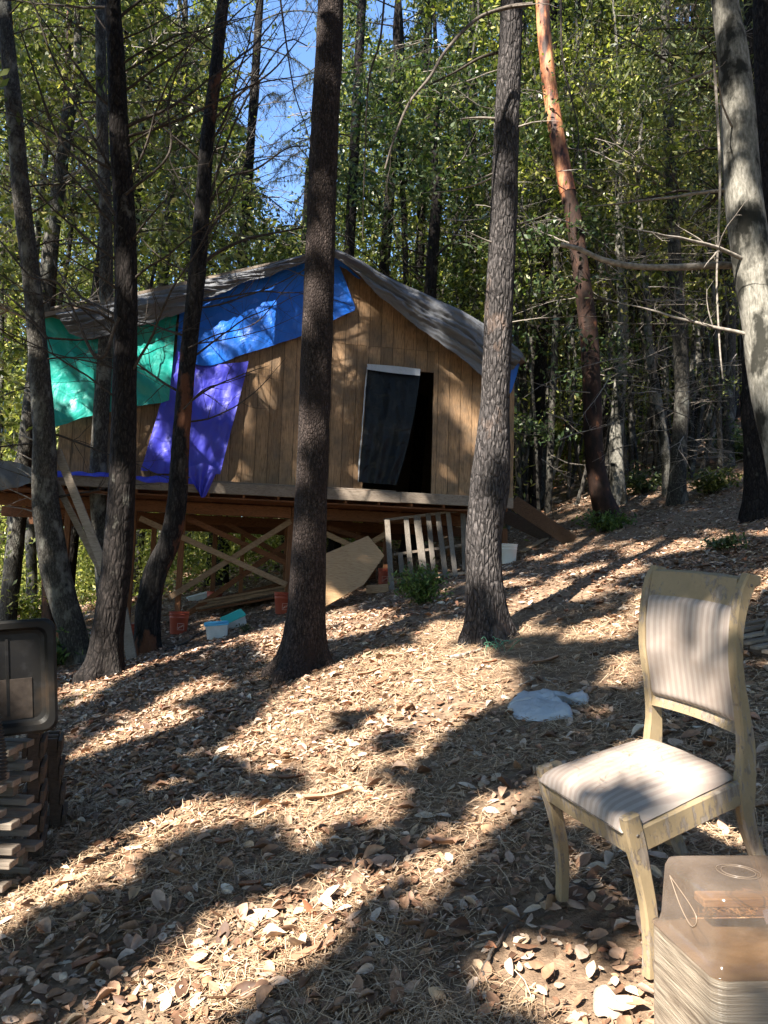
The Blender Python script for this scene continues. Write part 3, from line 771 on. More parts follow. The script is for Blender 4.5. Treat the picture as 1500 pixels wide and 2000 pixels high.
# ------------------------------------------------------------------ tarps
def drape(name, label, top, bot, b, mt, nu=60, nv=36, amp=.025, seed=0, sag=0, folds=(0, 0), bb=None, cat_='tarp', cornerfold=0):
    T = catmull([[*cpx(*p, b), 0] for p in top], nu); B = catmull([[*cpx(*p, b if bb is None else bb), 0] for p in bot], nu)
    b2 = b if bb is None else bb
    v = np.linspace(0, 1, nv)[:, None]; A_ = T[None, :, 0] * (1 - v) + B[None, :, 0] * v; C_ = T[None, :, 1] * (1 - v) + B[None, :, 1] * v
    Bd = b * (1 - v) + b2 * v + 0 * A_
    u = np.linspace(0, 1, nu)[None]
    w = amp * (fbm(A_ * 2.2, C_ * 2.2, 0, seed, 4) * 1.5 + np.abs(fbm(A_ * 4 + C_ * 3, C_ * 1.5 - A_, 0, seed + 7, 4)) * 2.4 + .6 * np.abs(fbm(A_ * 9 - C_ * 5, C_ * 6 + A_ * 3, 0, seed + 17, 3)))
    w = w + folds[0] * np.sin(u * folds[1] * 6.28 + 1.5 * fbm(A_, C_, 0, seed + 3, 2) * 2) * (.3 + v)
    edge = fbm(u * 9, 0, 0, seed + 50, 3) * .018
    C_ = C_ + edge * v - sag * np.sin(pi * u) * v
    Bd = Bd - w
    P = A0 + A_[..., None] * E1 + Bd[..., None] * E2 + C_[..., None] * EZ
    V = P.reshape(-1, 3); c = V.mean(0)
    o = link(name, mkmesh(name, V - c, grid_faces(nu, nv), M[mt], True)); o.location = tuple(c)
    return tag(o, label, cat_) if label else o
drape('green_tarp', 'green tarp hanging over the left end of the cabin wall, below the grey roof tarp',
      [(80, 616), (150, 628), (250, 622), (346, 611)], [(108, 836), (180, 812), (262, 795), (330, 783)], WB - .16, 'tarp_green', amp=.03, seed=4)
drape('blue_tarp', 'bright blue tarp stretched slantwise under the grey roof tarp across the gable',
      [(352, 590), (400, 570), (500, 535), (590, 508), (652, 506), (694, 600)], [(345, 690), (398, 715), (490, 688), (590, 655), (650, 626), (692, 606)], WB - .11, 'tarp_blue', amp=.022, seed=14)
drape('purple_tarp', 'violet blue tarp hanging down the wall to the deck between green tarp and planks',
      [(345, 684), (380, 712), (430, 712), (486, 706)], [(275, 920), (330, 925), (380, 930), (430, 926)], WB - .10, 'tarp_purple', amp=.03, seed=24, folds=(.012, 5), bb=WB - .16)
t_ = thing('purple_tarp', 'crumpled violet tarp lying along the left deck edge with a twisted end hanging down', 'tarp', cab(1.2, 0, 0))
nu, nv = 90, 14
a_s = np.linspace(cpx(112, 918, 0)[0], cpx(385, 930, 0)[0], nu)[None]; v = np.linspace(0, 1, nv)[:, None]
Bd = -.03 + v * .55; Cc = .012 + .05 * np.abs(fbm(a_s * 3.1, Bd * 6, 0, 77, 4)) * (1.6) + 0 * a_s; Cc = np.where(v < .01, -.045 + .05 * fbm(a_s * 3, 1.0, 0, 5, 3), Cc)
P = A0 + a_s[..., None] * E1 * np.ones_like(Cc)[..., None] + Bd[..., None] * E2 + Cc[..., None] * EZ
wpart('flat_sheet', P.reshape(-1, 3), grid_faces(nu, nv), M['tarp_purple'], t_, True)
T1_ = [cpx(360, 915, -.05), cpx(400, 905, -.05), cpx(425, 918, -.05)]; nu, nv = 20, 24
tt = catmull([[x_[0], x_[1], 0] for x_ in T1_], nu); bt = catmull([[*cpx(388, 962, -.05), 0], [*cpx(394, 972, -.05), 0], [*cpx(401, 970, -.05), 0]], nu)
v = np.linspace(0, 1, nv)[:, None]; A_ = tt[None, :, 0] * (1 - v) + bt[None, :, 0] * v; C_ = tt[None, :, 1] * (1 - v) + bt[None, :, 1] * v
Bd = -.05 - .035 * np.sin(np.linspace(0, 1, nu)[None] * 15 + v * 3); P = A0 + A_[..., None] * E1 + Bd[..., None] * E2 + C_[..., None] * EZ
wpart('hanging_end', P.reshape(-1, 3), grid_faces(nu, nv), M['tarp_purple'], t_, True)
# grey roof tarp: surface over both slopes and a skirt over the front edge
gt = thing('grey_tarp', 'weathered grey tarp covering the whole cabin roof and draped over the gable edge', 'tarp', cab(rk[1][0], WB, rk[1][1]))
fb = WB - ov - .04
TL_ = [cpx(p[0], p[1], fb) for p in ((108, 612), (180, 595), (260, 580), (380, 553), (480, 528), (560, 505), (620, 488), (648, 482))]
BL_ = [cpx(p[0], p[1], fb) for p in ((136, 652), (182, 664), (250, 640), (345, 612), (420, 578), (500, 545), (590, 515), (652, 500))]
TR_ = [cpx(p[0], p[1], fb) for p in ((648, 482), (700, 505), (760, 540), (830, 572), (900, 606), (960, 640), (1006, 676), (1024, 694))]
BR_ = [cpx(p[0], p[1], fb) for p in ((652, 500), (690, 530), (740, 578), (800, 625), (850, 664), (905, 708), (950, 735), (1002, 722))]
def strip(Tp, Bp, name, seed, nu=160, nv=40):
    T = catmull([[*p, 0] for p in Tp], nu); B = catmull([[*p, 0] for p in Bp], nu); v = np.linspace(0, 1, nv)[:, None]
    A_ = T[None, :, 0] * (1 - v) + B[None, :, 0] * v; C_ = T[None, :, 1] * (1 - v) + B[None, :, 1] * v
    sl_ = -.27 if seed == 61 else .52; dd_ = C_ + sl_ * A_
    w = .13 * np.abs(fbm(A_ * .8, dd_ * 9, 0, seed, 5)) * 2 + .06 * np.abs(fbm(A_ * 2.5, dd_ * 5, 0, seed + 20, 4)) + .03 * fbm(A_ * 4, C_ * 4, 0, seed + 2, 3)
    Bd = fb + .02 - w * np.sin(pi * np.clip(v * .9 + .05, 0, 1)) - .03 * v
    C_ = C_ + v * .07 * fbm(A_ * 3, 0, 0, seed + 5, 4) + (1 - v) * .03 * fbm(A_ * 2.2, 0, 0, seed + 6, 3)
    P = A0 + A_[..., None] * E1 + Bd[..., None] * E2 + C_[..., None] * EZ
    wpart(name, P.reshape(-1, 3), grid_faces(nu, nv), M['tarp_grey'], gt, True)
    # roof surface behind
    nb_ = 26; w_ = np.linspace(0, 1, nb_)[:, None]; A2 = T[None, :, 0] + 0 * w_; C2 = T[None, :, 1] + .03 * fbm(A2 * 2, w_ * 9, 0, seed + 9, 3) * np.minimum(1, w_ * 6)
    B2 = fb + .02 + w_ * (DEP + .4 - fb); P = A0 + A2[..., None] * E1 + B2[..., None] * E2 + C2[..., None] * EZ
    wpart('roof_sheet', P.reshape(-1, 3), grid_faces(nu, nb_), M['tarp_grey'], gt, True)
strip(TL_, BL_, 'left_skirt', 61); strip(TR_, BR_, 'right_skirt', 71)
drape('blue_tarp', 'small corner of blue tarp drooping from the right eave beside the charred trunk', [(975, 700), (1000, 702), (1016, 706)], [(985, 772), (996, 768), (1004, 748)], WB - .05, 'tarp_blue', 14, 14, .02, 33)
# dark underside strip of blue tarp at the ridge
drape('blue_tarp', 'narrow shaded strip of dark blue tarp tucked under the ridge right of the middle trunk', [(650, 500), (670, 515), (705, 545)], [(650, 517), (675, 527), (700, 547)], WB - .15, 'tarp_blue', 20, 8, .02, 43)
# left: grey tarp over the left deck edge
drape('grey_tarp', 'light grey tarp folded over the far left edge of the deck', [(-90, 885), (-20, 897), (40, 905), (100, 935)], [(-90, 962), (-10, 960), (50, 948), (96, 940)], -.06, 'tarp_grey', 40, 20, .05, 53)
# door curtain
cur = thing('plastic_curtain', 'sheet of black plastic hung over the doorway with a white folded top edge', 'plastic sheet', cab(dL, WB - .05, 0))
def dr2(name, top, bot, b, mt, seed, nu=30, nv=50, amp=.02, folds=(0, 0), midl=None):
    T = catmull([[*cpx(*p, b), 0] for p in top], nu); B = catmull([[*cpx(*p, b), 0] for p in bot], nu)
    v = np.linspace(0, 1, nv)[:, None]; A_ = T[None, :, 0] * (1 - v) + B[None, :, 0] * v; C_ = T[None, :, 1] * (1 - v) + B[None, :, 1] * v
    if midl:
        Mm = catmull([[*cpx(*p, b), 0] for p in midl], nu); l0, l1, l2 = (1 - v) * (1 - 2 * v), 4 * v * (1 - v), v * (2 * v - 1)
        A_ = l0 * T[None, :, 0] + l1 * Mm[None, :, 0] + l2 * B[None, :, 0]; C_ = l0 * T[None, :, 1] + l1 * Mm[None, :, 1] + l2 * B[None, :, 1]
    u = np.linspace(0, 1, nu)[None]
    A_ = A_ + .02 * fbm(v * 5, 0, 0, seed, 3) * (1 - u)
    Bd = b - amp * (fbm(A_ * 3, C_ * 1.2, 0, seed, 4) + 1) - folds[0] * np.sin(u * folds[1] * 6.28 + v) * (.4 + v)
    P = A0 + A_[..., None] * E1 + Bd[..., None] * E2 + C_[..., None] * EZ
    wpart(name, P.reshape(-1, 3), grid_faces(nu, nv), M[mt], cur, True)
dr2('sheet', [(718, 713), (770, 716), (821, 722)], [(699, 942), (735, 945), (773, 948)], WB - .07, 'black_plastic', 81, 40, 60, folds=(.014, 2.7), amp=.04, midl=[(709, 830), (760, 832), (803, 838)])
dr2('folded_edge', [(717, 711), (770, 715), (821, 721)], [(719, 722), (770, 729), (820, 734)], WB - .19, 'white_plastic', 83, 20, 6, .006)
dr2('white_hem', [(716, 716), (718, 716)], [(698, 942), (700, 942)], WB - .11, 'white_plastic', 85, 3, 40, .004)
# ------------------------------------------------------------------ pallet leaning under the deck
def Zp(X, Y_): return 520 + X / 2.381, 930 + Y_ / 2.381
pal = thing('pallet', 'weathered grey pallet leaning upright against the deck behind the green shrub', 'pallet', on_ground(830, 1150))
pb = .25
def palP(X, Y_, off=0):
    px, py = Zp(X, Y_); bot = (Y_ - 165) / 340.0
    a_, c_ = cpx(px, py, pb - .35 * bot + off); return cab(a_, pb - .35 * bot + off, c_)
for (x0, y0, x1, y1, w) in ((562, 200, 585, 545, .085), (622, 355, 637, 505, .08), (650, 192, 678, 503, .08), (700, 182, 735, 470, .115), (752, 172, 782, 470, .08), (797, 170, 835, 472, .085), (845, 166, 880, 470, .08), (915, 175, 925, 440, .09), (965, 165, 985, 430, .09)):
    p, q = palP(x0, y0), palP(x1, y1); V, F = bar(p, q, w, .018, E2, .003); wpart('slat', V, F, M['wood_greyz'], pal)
for (x0, y0, x1, y1) in ((545, 205, 990, 150), (590, 365, 985, 310), (590, 480, 985, 445)):
    p, q = palP(x0, y0, .055), palP(x1, y1, .055); V, F = bar(p, q, .09, .04, EZ, .003); wpart('stringer', V, F, M['wood_grey'], pal)

# ------------------------------------------------------------------ plastic bins by the deck
def rrect(w, d, r, n=5):
    pts = []
    for cx, cy, a0 in ((w - r, d - r, 0), (-w + r, d - r, pi / 2), (-w + r, -d + r, pi), (w - r, -d + r, 1.5 * pi)):
        for i in range(n): a = a0 + pi / 2 * i / (n - 1); pts.append((cx + r * cos(a), cy + r * sin(a)))
    return np.array(pts)
def loft(secs, n=5):
    """secs: (half w, half d, r, z)"""
    R_ = [np.c_[rrect(w, d, r, n), np.full(4 * n, z)] for w, d, r, z in secs]; V = np.concatenate(R_); k = 4 * n
    F = []
    for i in range(len(secs) - 1):
        for j in range(k): F.append((i * k + j, i * k + (j + 1) % k, (i + 1) * k + (j + 1) % k, (i + 1) * k + j))
    F.append(tuple(range((len(secs) - 1) * k, len(secs) * k))); F.append(tuple(range(k - 1, -1, -1)))
    return V, F
def rotm(rx, ry, rz):
    return np.array(Matrix.Rotation(rz, 3, 'Z') @ Matrix.Rotation(ry, 3, 'Y') @ Matrix.Rotation(rx, 3, 'X'))
def bin_(px, py, label, lid, rot, w=.2, d=.14, h=.2):
    P = on_ground(px, py); t = thing('storage_bin', label, 'storage bin', P, None, rotm(*rot))
    V, F = loft([(w * .84, d * .84, .03, 0), (w * .86, d * .86, .03, .01), (w * .95, d * .95, .03, h * .85), (w * 1.0, d * 1.0, .03, h * .86), (w * 1.0, d * 1.0, .03, h * .9)]); lpart('tub', V, F, M['bin_clear'], t, False)
    V, F = loft([(w * 1.04, d * 1.04, .035, h * .9), (w * 1.04, d * 1.04, .035, h * .97), (w * 1.0, d * 1.0, .03, h), (w * .9, d * .88, .03, h), (w * .88, d * .86, .03, h * .97)]); lpart('lid', V, F, M[lid], t)
    return t
bin_(424, 1246, 'clear plastic storage bin with a blue lid on the leaves in front of the deck', 'lid_blue', (.12, -.1, .25), .165, .13, .22)
bin_(462, 1224, 'clear plastic bin with a teal lid tipped against the blue-lidded one', 'lid_teal', (.35, -.45, .35), .17, .13, .19)
bin_(388, 1172, 'white tray lying among boards under the deck', 'white_pail', (.1, -.3, .2), .22, .15, .12)

# ------------------------------------------------------------------ chair
CR = np.array([[0.32006, 0.91745, -0.23631], [-0.94398, 0.28766, -0.16171], [-0.08038, 0.27483, 0.95813]]); CO = np.array([0.7767, 2.6420, 0.5611])
CR = np.array(Matrix([list(r) for r in CR]).to_quaternion().to_matrix())
chair = thing('dining_chair', 'worn yellow-painted wooden dining chair with striped cream upholstery standing on the leaves', 'chair', CO, None, CR)
HW, HB = .2415, .2225
def swept(path, hw, hd, u0, du=0, bev=.006):
    """rectangular section swept in the v-w plane; path rows (v,w[,half depth])"""
    P = catmull([[p[0], p[1], p[2] if len(p) > 2 else hd] for p in path], 30); n = len(P)
    T = np.gradient(P[:, :2], axis=0); T /= np.linalg.norm(T, axis=1)[:, None]; Nn = np.c_[-T[:, 1], T[:, 0]]
    V = []
    for i in range(n):
        h_ = P[i, 2]; u = u0 + du * i / (n - 1); b_ = min(bev, h_ * .5)
        for (a, c) in ((-hw + b_, -h_), (hw - b_, -h_), (hw, -h_ + b_), (hw, h_ - b_), (hw - b_, h_), (-hw + b_, h_), (-hw, h_ - b_), (-hw, -h_ + b_)):
            V.append((u + a, P[i, 0] + Nn[i, 0] * c, P[i, 1] + Nn[i, 1] * c))
    F = [tuple(x) for x in tube(P[:, :3] + 0, .1, 8)[1]] + [tuple(range(7, -1, -1)), tuple(range((n - 1) * 8, n * 8))]
    return V, F
pf = [(.49, -.03, .020), (.455, .15, .022), (.432, .30, .026), (.452, .42, .034), (.482, .53, .028), (.492, .65, .021), (.500, .78, .019), (.522, .88, .019), (.556, .965, .022), (.590, 1.02, .026), (.618, 1.043, .026), (.640, 1.03, .016)]
for s in (-1, 1):
    V, F = swept(pf, .0175, .02, s * HB); lpart('back_post', V, F, M['paint'], chair)
    fl = [(.008, .475, .027), (.010, .40, .031), (.014, .30, .025), (.012, .18, .023), (-.004, .08, .021), (-.027, -.01, .019)]
    V, F = swept(fl, .018, .02, s * HW, 0); lpart('leg', V, F, M['paint'], chair)
def lbar(p, q, w, t, up=(0, 0, 1)): return bar(p, q, w, t, up, .005)
V, F = lbar((-HW + .018, -.002, .395), (HW - .018, -.002, .395), .026, .075); lpart('front_rail', V, F, M['paint'], chair)
for s in (-1, 1):
    V, F = lbar((s * (HW - .002), .035, .395), (s * (HB + .002), .43, .40), .024, .075); lpart('side_rail', V, F, M['paint'], chair)
V, F = lbar((-HB, .445, .40), (HB, .445, .40), .024, .06); lpart('rear_rail', V, F, M['paint'], chair)
def curved_rail(w0, v0, hgt, th, dv, name):
    n = 14; V = []
    for i in range(n):
        u = -HB + .017 + (2 * HB - .034) * i / (n - 1); k = 1 - (u / HB) ** 2; v = v0 + dv * k
        for (a, c) in ((-th, -hgt), (th, -hgt), (th, hgt), (-th, hgt)): V.append((u, v + a + c * .5, w0 + c))
    F = []
    for i in range(n - 1):
        for j in range(4): F.append((i * 4 + j, i * 4 + (j + 1) % 4, i * 4 + 4 + (j + 1) % 4, i * 4 + 4 + j))
    F += [(3, 2, 1, 0), tuple(range(n * 4 - 4, n * 4))]
    lpart(name, V, F, M['paint'], chair)
curved_rail(1.006, .572, .042, .013, .02, 'top_rail'); curved_rail(.588, .486, .019, .013, .02, 'lower_back_rail')
# back upholstery
nu, nv = 30, 34; us = np.linspace(-HB + .016, HB - .016, nu)[None]; vs = np.linspace(0, 1, nv)[:, None]
wz = .603 + vs * .37; pv = np.interp(wz, [.55, .65, .78, .88, .965, 1.0], [.480, .488, .497, .518, .548, .566])
pad = .016 * np.clip(np.minimum(1 - np.abs(us) / (HB - .014), .12) / .12, 0, 1) ** .5 * np.clip(np.minimum(vs, 1 - vs) / .06, 0, 1) ** .5
VV = pv + .018 * (1 - (us / HB) ** 2) - pad - .004
Fv = np.stack([us + 0 * vs, VV, wz + 0 * us], -1).reshape(-1, 3); Bv = np.stack([us + 0 * vs, pv + .018 * (1 - (us / HB) ** 2) + .014, wz + 0 * us], -1).reshape(-1, 3)
gf = grid_faces(nu, nv); V = np.concatenate([Fv, Bv]); F = np.concatenate([gf, gf[:, ::-1] + len(Fv)]); lpart('backrest', V, F, M['stripe'], chair, True)
# seat cushion
nu, nv = 40, 36; U = np.linspace(-1, 1, nu)[None]; W_ = np.linspace(0, 1, nv)[:, None]
hwid = (HW + .008) * (1 - W_) + (HB - .012) * W_
e = np.clip(1 - np.abs(U) ** 5, 0, 1) ** .45 * np.clip(1 - np.abs(2 * W_ - 1) ** 7, 0, 1) ** .45
wr = .003 * fbm(U * 3 + 0 * W_, W_ * 3, 0, 5, 3)
Zt = .437 + .048 * e + .010 * (1 - U ** 2) * (1 - (2 * W_ - 1) ** 2) + wr
cornerx = 1 - .035 * (np.abs(U) ** 6) * (np.abs(2 * W_ - 1) ** 8)
Tp = np.stack([U * hwid * cornerx, -.026 + W_ * .458 + 0 * U, Zt], -1).reshape(-1, 3)
Bt = np.stack([U * hwid * cornerx, -.026 + W_ * .458 + 0 * U, .433 + 0 * U * W_], -1).reshape(-1, 3); gf = grid_faces(nu, nv)
lpart('seat', np.concatenate([Tp, Bt]), np.concatenate([gf, gf[:, ::-1] + len(Tp)]), M['stripe'], chair, True)
for s, v, w in ((1, .012, .44), (1, .60, 1.025), (1, .49, .57), (-1, .012, .44)):
    V, F = lathe([(.004, 0), (.005, .002), (.001, .003)], (s * (HW + .0175 if v < .1 else HB + .0175), v, w - .02 if v < .1 else w), 10, (s, 0, 0)); lpart('screw', V, F, M['metal'], chair)
# a few needles fallen on the seat (each lies on the cushion)
V = []; F = []
for i in range(70):
    u, v = random.uniform(-.2, .12), random.uniform(.02, .36); a = random.uniform(0, pi); L = random.uniform(.008, .02)
    z = .499 - .012 * (abs(u) / .24) ** 2; d = np.array([cos(a), sin(a), 0]); s = np.array([-sin(a), cos(a), 0]) * .0007; c = np.array([u, v, z])
    b = len(V); V += [c - d * L - s, c - d * L + s, c + s * 6 + s, c + s * 6 - s, c + d * L + s, c + d * L - s]; F += [(b, b + 1, b + 2, b + 3), (b + 3, b + 2, b + 4, b + 5)]
Vw = (CR @ np.array(V).T).T + CO
tag(link('fallen_needles', mkmesh('fallen_needles', Vw, F, M['dry_needle'])), 'short dry needles fallen on the chair seat', 'pine needles', kind='stuff')

# ------------------------------------------------------------------ clear tub on wooden block, lower right
Nn_ = at_y(1404, 1748, 1.62); zt = Nn_[2]
d = ray(1298, 1668); Lf = CAM + d * ((zt - CAM[2]) / d[2])
ux = norm([-.11, 1, 0]); uy = np.array([ux[1], -ux[0], 0]); lx = .25; Lf = Nn_ + ux * lx
if uy[0] < 0: uy = -uy
LW, LDp = lx, .52
cen = Nn_ + ux * LW / 2 + uy * LDp / 2
Rt = np.stack([uy, -ux if np.cross(uy, -ux)[2] > 0 else ux, EZ], 1)
TH = .155
base = np.array([cen[0], cen[1], zt - TH])
tub = thing('clear_tub', 'smoky clear plastic tub turned upside down on the grained block at lower right', 'plastic tub', base, None, Rt)
hw_, hd_ = LDp / 2, LW / 2
V, F = loft([(hw_ + .022, hd_ + .022, .03, .0), (hw_ + .022, hd_ + .022, .03, .004), (hw_ + .012, hd_ + .012, .03, .006), (hw_ + .008, hd_ + .008, .032, .03), (hw_ + .001, hd_ + .001, .03, TH - .02), (hw_ - .006, hd_ - .006, .026, TH - .005), (hw_ - .02, hd_ - .02, .02, TH)], 8)
F = F[:-1]; lpart('shell', V, F, M['tub'], tub, True)
def ringtube(P, r, closed=True): 
    P = np.array(P + [P[0]] if closed else P); return tube(P, r, 6)
V, F = ringtube([(-hw_ * .55 + .035 * cos(t), .0 + .035 * sin(t), TH + .001) for t in np.linspace(0, 2 * pi, 24, endpoint=False)], .0014); lpart('embossed_ring', V, F, M['emboss'], tub, True)
V, F = ringtube([(-hw_ * .55 + .045 * cos(t), .0 + .045 * sin(t), TH + .001) for t in np.linspace(0, 2 * pi, 24, endpoint=False)], .001); lpart('embossed_ring', V, F, M['emboss'], tub, True)
tri = catmull([(-hw_ - .006, .07, TH * .80), (-hw_ - .006, -.02, TH * .62), (-hw_ - .007, -.05, TH * .5), (-hw_ - .008, -.03, TH * .36), (-hw_ - .007, .02, TH * .5), (-hw_ - .006, .07, TH * .80)], 30)
V, F = tube(tri, .0012, 6); lpart('embossed_triangle', V, F, M['emboss'], tub, True)
# block below
bh_ = .62; bz = base - EZ * bh_
blk = thing('wooden_block', 'tall weathered grained block with ridged rounded corner under the clear tub', 'wooden block', bz, None, Rt)
secs = []; nlev = 60
for i in range(nlev + 1):
    z = bh_ * i / nlev * .998; o_ = .0; secs.append((hw_ + .02 + o_, hd_ + .02 + o_, .03, z))
V, F = loft(secs, 7); lpart('grained_body', V, F, M['blockwood'], blk, False)
# board lying over the tub's far edge & blue rag inside
P = base + Rt @ np.array([-.05, hd_ * .15, TH * .55]); 
V, F = bar((-hw_ * .75, hd_ * .6, .07), (hw_ * .8, -.01 + hd_ * .5, .075), .05, .02, (0, 0, 1)); o = link('loose_board', mkmesh('loose_board', np.array(V), F, M['wood_tan'])); Mx = Matrix([list(r) for r in Rt]).to_4x4(); Mx.translation = Vector(base); o.matrix_world = Mx; tag(o, 'small tan stick of wood lying inside the clear upturned tub', 'board')
nu, nv = 16, 14; U, W_ = np.meshgrid(np.linspace(-.4, .4, nu), np.linspace(-.35, .35, nv)); V = np.stack([hw_ * U + hw_ * .0, hd_ * (W_ - .55) * 1.0 + 0, .03 + .05 * (1 + fbm(U * 4, W_ * 4, 0, 3, 3))], -1).reshape(-1, 3)
o = link('cloth', mkmesh('cloth', V, grid_faces(nu, nv), M['rag'], True)); o.matrix_world = Mx; tag(o, 'faded bluish cloth seen through the wall of the clear tub', 'cloth')

# ------------------------------------------------------------------ pallets and black tote, lower left
PB = on_ground(52, 1750)
py0 = PB[1]; pz0 = PB[2]
def pallet_side(label, z0, xr, yy, seed):
    t = thing('pallet', label, 'pallet', (xr, yy, z0), 'weathered pallets stacked at the left edge')
    r = random.Random(seed)
    for lev, n_ in ((0.016, 2), (.128, 3)):
        for i in range(n_):
            yc = yy + .05 + i * (.26 / (n_ - 1)) ; x1 = xr + r.uniform(-.03, .015); tz = r.uniform(-.004, .004)
            V, F = bevbox((x1 - .55, yc, z0 + lev + tz), (.55, 0, r.uniform(-.006, .006)), (0, .045, 0), (0, 0, .016), .003); wpart('slat', V, F, M['wood_grey'], t)
    for i in range(3):
        for j in range(2):
            V, F = bevbox((xr - .09 - r.uniform(0, .05) - i * .48, yy + .05 + j * .26, z0 + .0722), (.04, 0, 0), (0, .03, 0), (0, 0, .039), .003); wpart('block', V, F, M['wood_grey'], t)
    return t
pallet_side('bottom pallet of the weathered stack at the left edge', pz0 + .02, PB[0] - .07, py0 - .05, 1)
pallet_side('second pallet from the ground in the left stack', pz0 + .185, PB[0] - .09, py0 - .02, 2)
pallet_side('third pallet in the left stack, its end boards sunlit', pz0 + .35, PB[0] - .13, py0 - .04, 3)
pallet_side('topmost pallet of the left stack below the black tote', pz0 + .515, PB[0] - .15, py0 + .0, 4)
pdir = norm((-.36, 1, 0)); pn_ = np.array([pdir[1], -pdir[0], 0])
def upright(label, o3, L, H_, nsl, mt, lean_, st=.46):
    t = thing('pallet', label, 'pallet', tuple(o3))
    for i in range(nsl):
        z = .05 + i * (H_ - .1) / (nsl - 1); c = o3 + pdir * L / 2 + EZ * z - pn_ * lean_ * z / H_
        V, F = bevbox(c + pn_ * .03, pn_ * .011, pdir * L / 2, EZ * .042, .003); wpart('slat', V, F, M[mt], t)
        V, F = bevbox(c - pn_ * .055, pn_ * .011, pdir * L / 2, EZ * .042, .003); wpart('slat', V, F, M[mt], t)
    for j in range(3):
        c = o3 + pdir * (.03 + j * (L - .06) / 2) + EZ * H_ / 2 - pn_ * (lean_ / 2 + .012); V, F = bevbox(c, pn_ * .03, pdir * .02, EZ * H_ / 2 - pn_ * lean_ / 2, .003); wpart('stringer', V, F, M[mt], t)
upright('upright pallet standing on edge beside the left pallet stack', np.array([PB[0] - .15, py0 + .42, pz0 + .02]), .30, .74, 6, 'wood_dark', .05)
o3 = np.array([PB[0] - .19, py0 + .80, 0]); o3[2] = ground(o3[0], o3[1]); upright('lower dark pallet leaning behind the upright one on the leaves', o3, .3, .52, 4, 'wood_dark', .06)
# tote standing on its side, opening frame towards the camera
tc = at_y(-122, 1338, py0 - .05)
tY = norm(np.array([-.40, 1, .06])); tZ = norm(np.array([-.10, 0, 1.0]) - tY * (np.array([-.10, 0, 1.0]) @ tY)); tX = np.cross(tY, tZ)
RtT = np.stack([tX, tZ, -tY], 1)
tote = thing('black_tote', 'black plastic storage tote tipped on its side on top of the left pallets', 'tote', tc, None, RtT)
w_, d_ = .50, .262
V, F = loft([(w_ - .07, d_ - .05, .05, -.26), (w_ - .01, d_ - .01, .05, -.03), (w_ + .025, d_ + .02, .06, -.025), (w_ + .025, d_ + .02, .06, .0), (w_ + .012, d_ + .008, .055, .006), (w_ - .015, d_ - .02, .05, .004), (w_ - .03, d_ - .035, .045, -.02), (w_ - .05, d_ - .05, .04, -.025)], 8)
lpart('body', V, F, M['tote_black'], tote, False)
for xx in (-.3, -.1, .1, .3):
    V, F = bevbox((xx, 0, -.024), (.008, 0, 0), (0, d_ - .07, 0), (0, 0, .004), .002); lpart('rib', V, F, M['tote_black'], tote)
V, F = bevbox((.0, -.11, -.0235), (w_ - .09, 0, 0), (0, .10, 0), (0, 0, .0022), .001); lpart('dirt_film', V, F, M['soil_dark'], tote)
hp = [at_y(-22, 1400, py0 - .2), at_y(-14, 1440, py0 - .2), at_y(-8, 1480, py0 - .2), at_y(-10, 1525, py0 - .2)]
P = catmull(hp, 80); V, F = tube(P, .045 + .005 * np.sin(np.arange(80) * 1.57), 18); c = P.mean(0)
o = link('corrugated_pipe', mkmesh('corrugated_pipe', V - c, F, M['black'], True)); o.location = tuple(c); tag(o, 'short piece of black corrugated pipe below the tote at the left edge', 'pipe')
# dark slatted thing behind the chair at the right edge
P = on_ground(1475, 1280); t = thing('pallet', 'low dark pallet lying on the slope at the right edge behind the chair', 'pallet', P)
for i in range(6):
    yy = P[1] - .3 + i * .15; zz = ground(P[0] + .4, yy) + .10
    V, F = bevbox((P[0] + .42, yy, zz), (.5, 0, .11), (0, .055, .0), (0, 0, .011), .003); wpart('slat', V, F, M['wood_grey'], t)
for i in range(3):
    xx = P[0] + .0 + i * .42; V, F = bevbox((xx, P[1] + .08, float(ground(xx, P[1] + .08)) + .045), (.02, 0, 0), (0, .45, .06), (0, 0, .045), .003); wpart('stringer', V, F, M['wood_dark'], t)

# ------------------------------------------------------------------ white bag, paper, sticks
def sheetbag(name, label, outline, base_px, H, mt, seed, cat_):
    c = np.mean(np.array([on_ground(*p) for p in outline]), 0); pts = np.array([on_ground(*p)[:2] for p in outline]); c[:2] = pts.mean(0)
    P = catmull([[*p, 0] for p in np.r_[pts, pts[:1]]], 64)[:, :2]; nr = 16; V = []
    for i in range(nr):
        f = 1 - i / (nr - 1) * .97; q = c[:2] + (P - c[:2]) * f; e_ = (1 - f ** 2.2) ** .5
        hgt = H * e_ * (1 + .35 * fbm(q[:, 0] * 14, q[:, 1] * 14, 0, seed, 4)) + .022 * np.abs(fbm(q[:, 0] * 34 + q[:, 1] * 20, q[:, 1] * 18, 0, seed + 3, 4))
        V.append(np.c_[q, ground(q[:, 0], q[:, 1]) + .006 + hgt])
    V = np.array(V); n = 64; i = np.arange(nr - 1)[:, None] * n; j = np.arange(n)[None]; F = np.stack([i + j, i + (j + 1) % n, i + n + (j + 1) % n, i + n + j], -1).reshape(-1, 4)
    V = V.reshape(-1, 3); cc = V.mean(0); o = link(name, mkmesh(name, V - cc, F, M[mt], True)); o.location = tuple(cc); return tag(o, label, cat_)
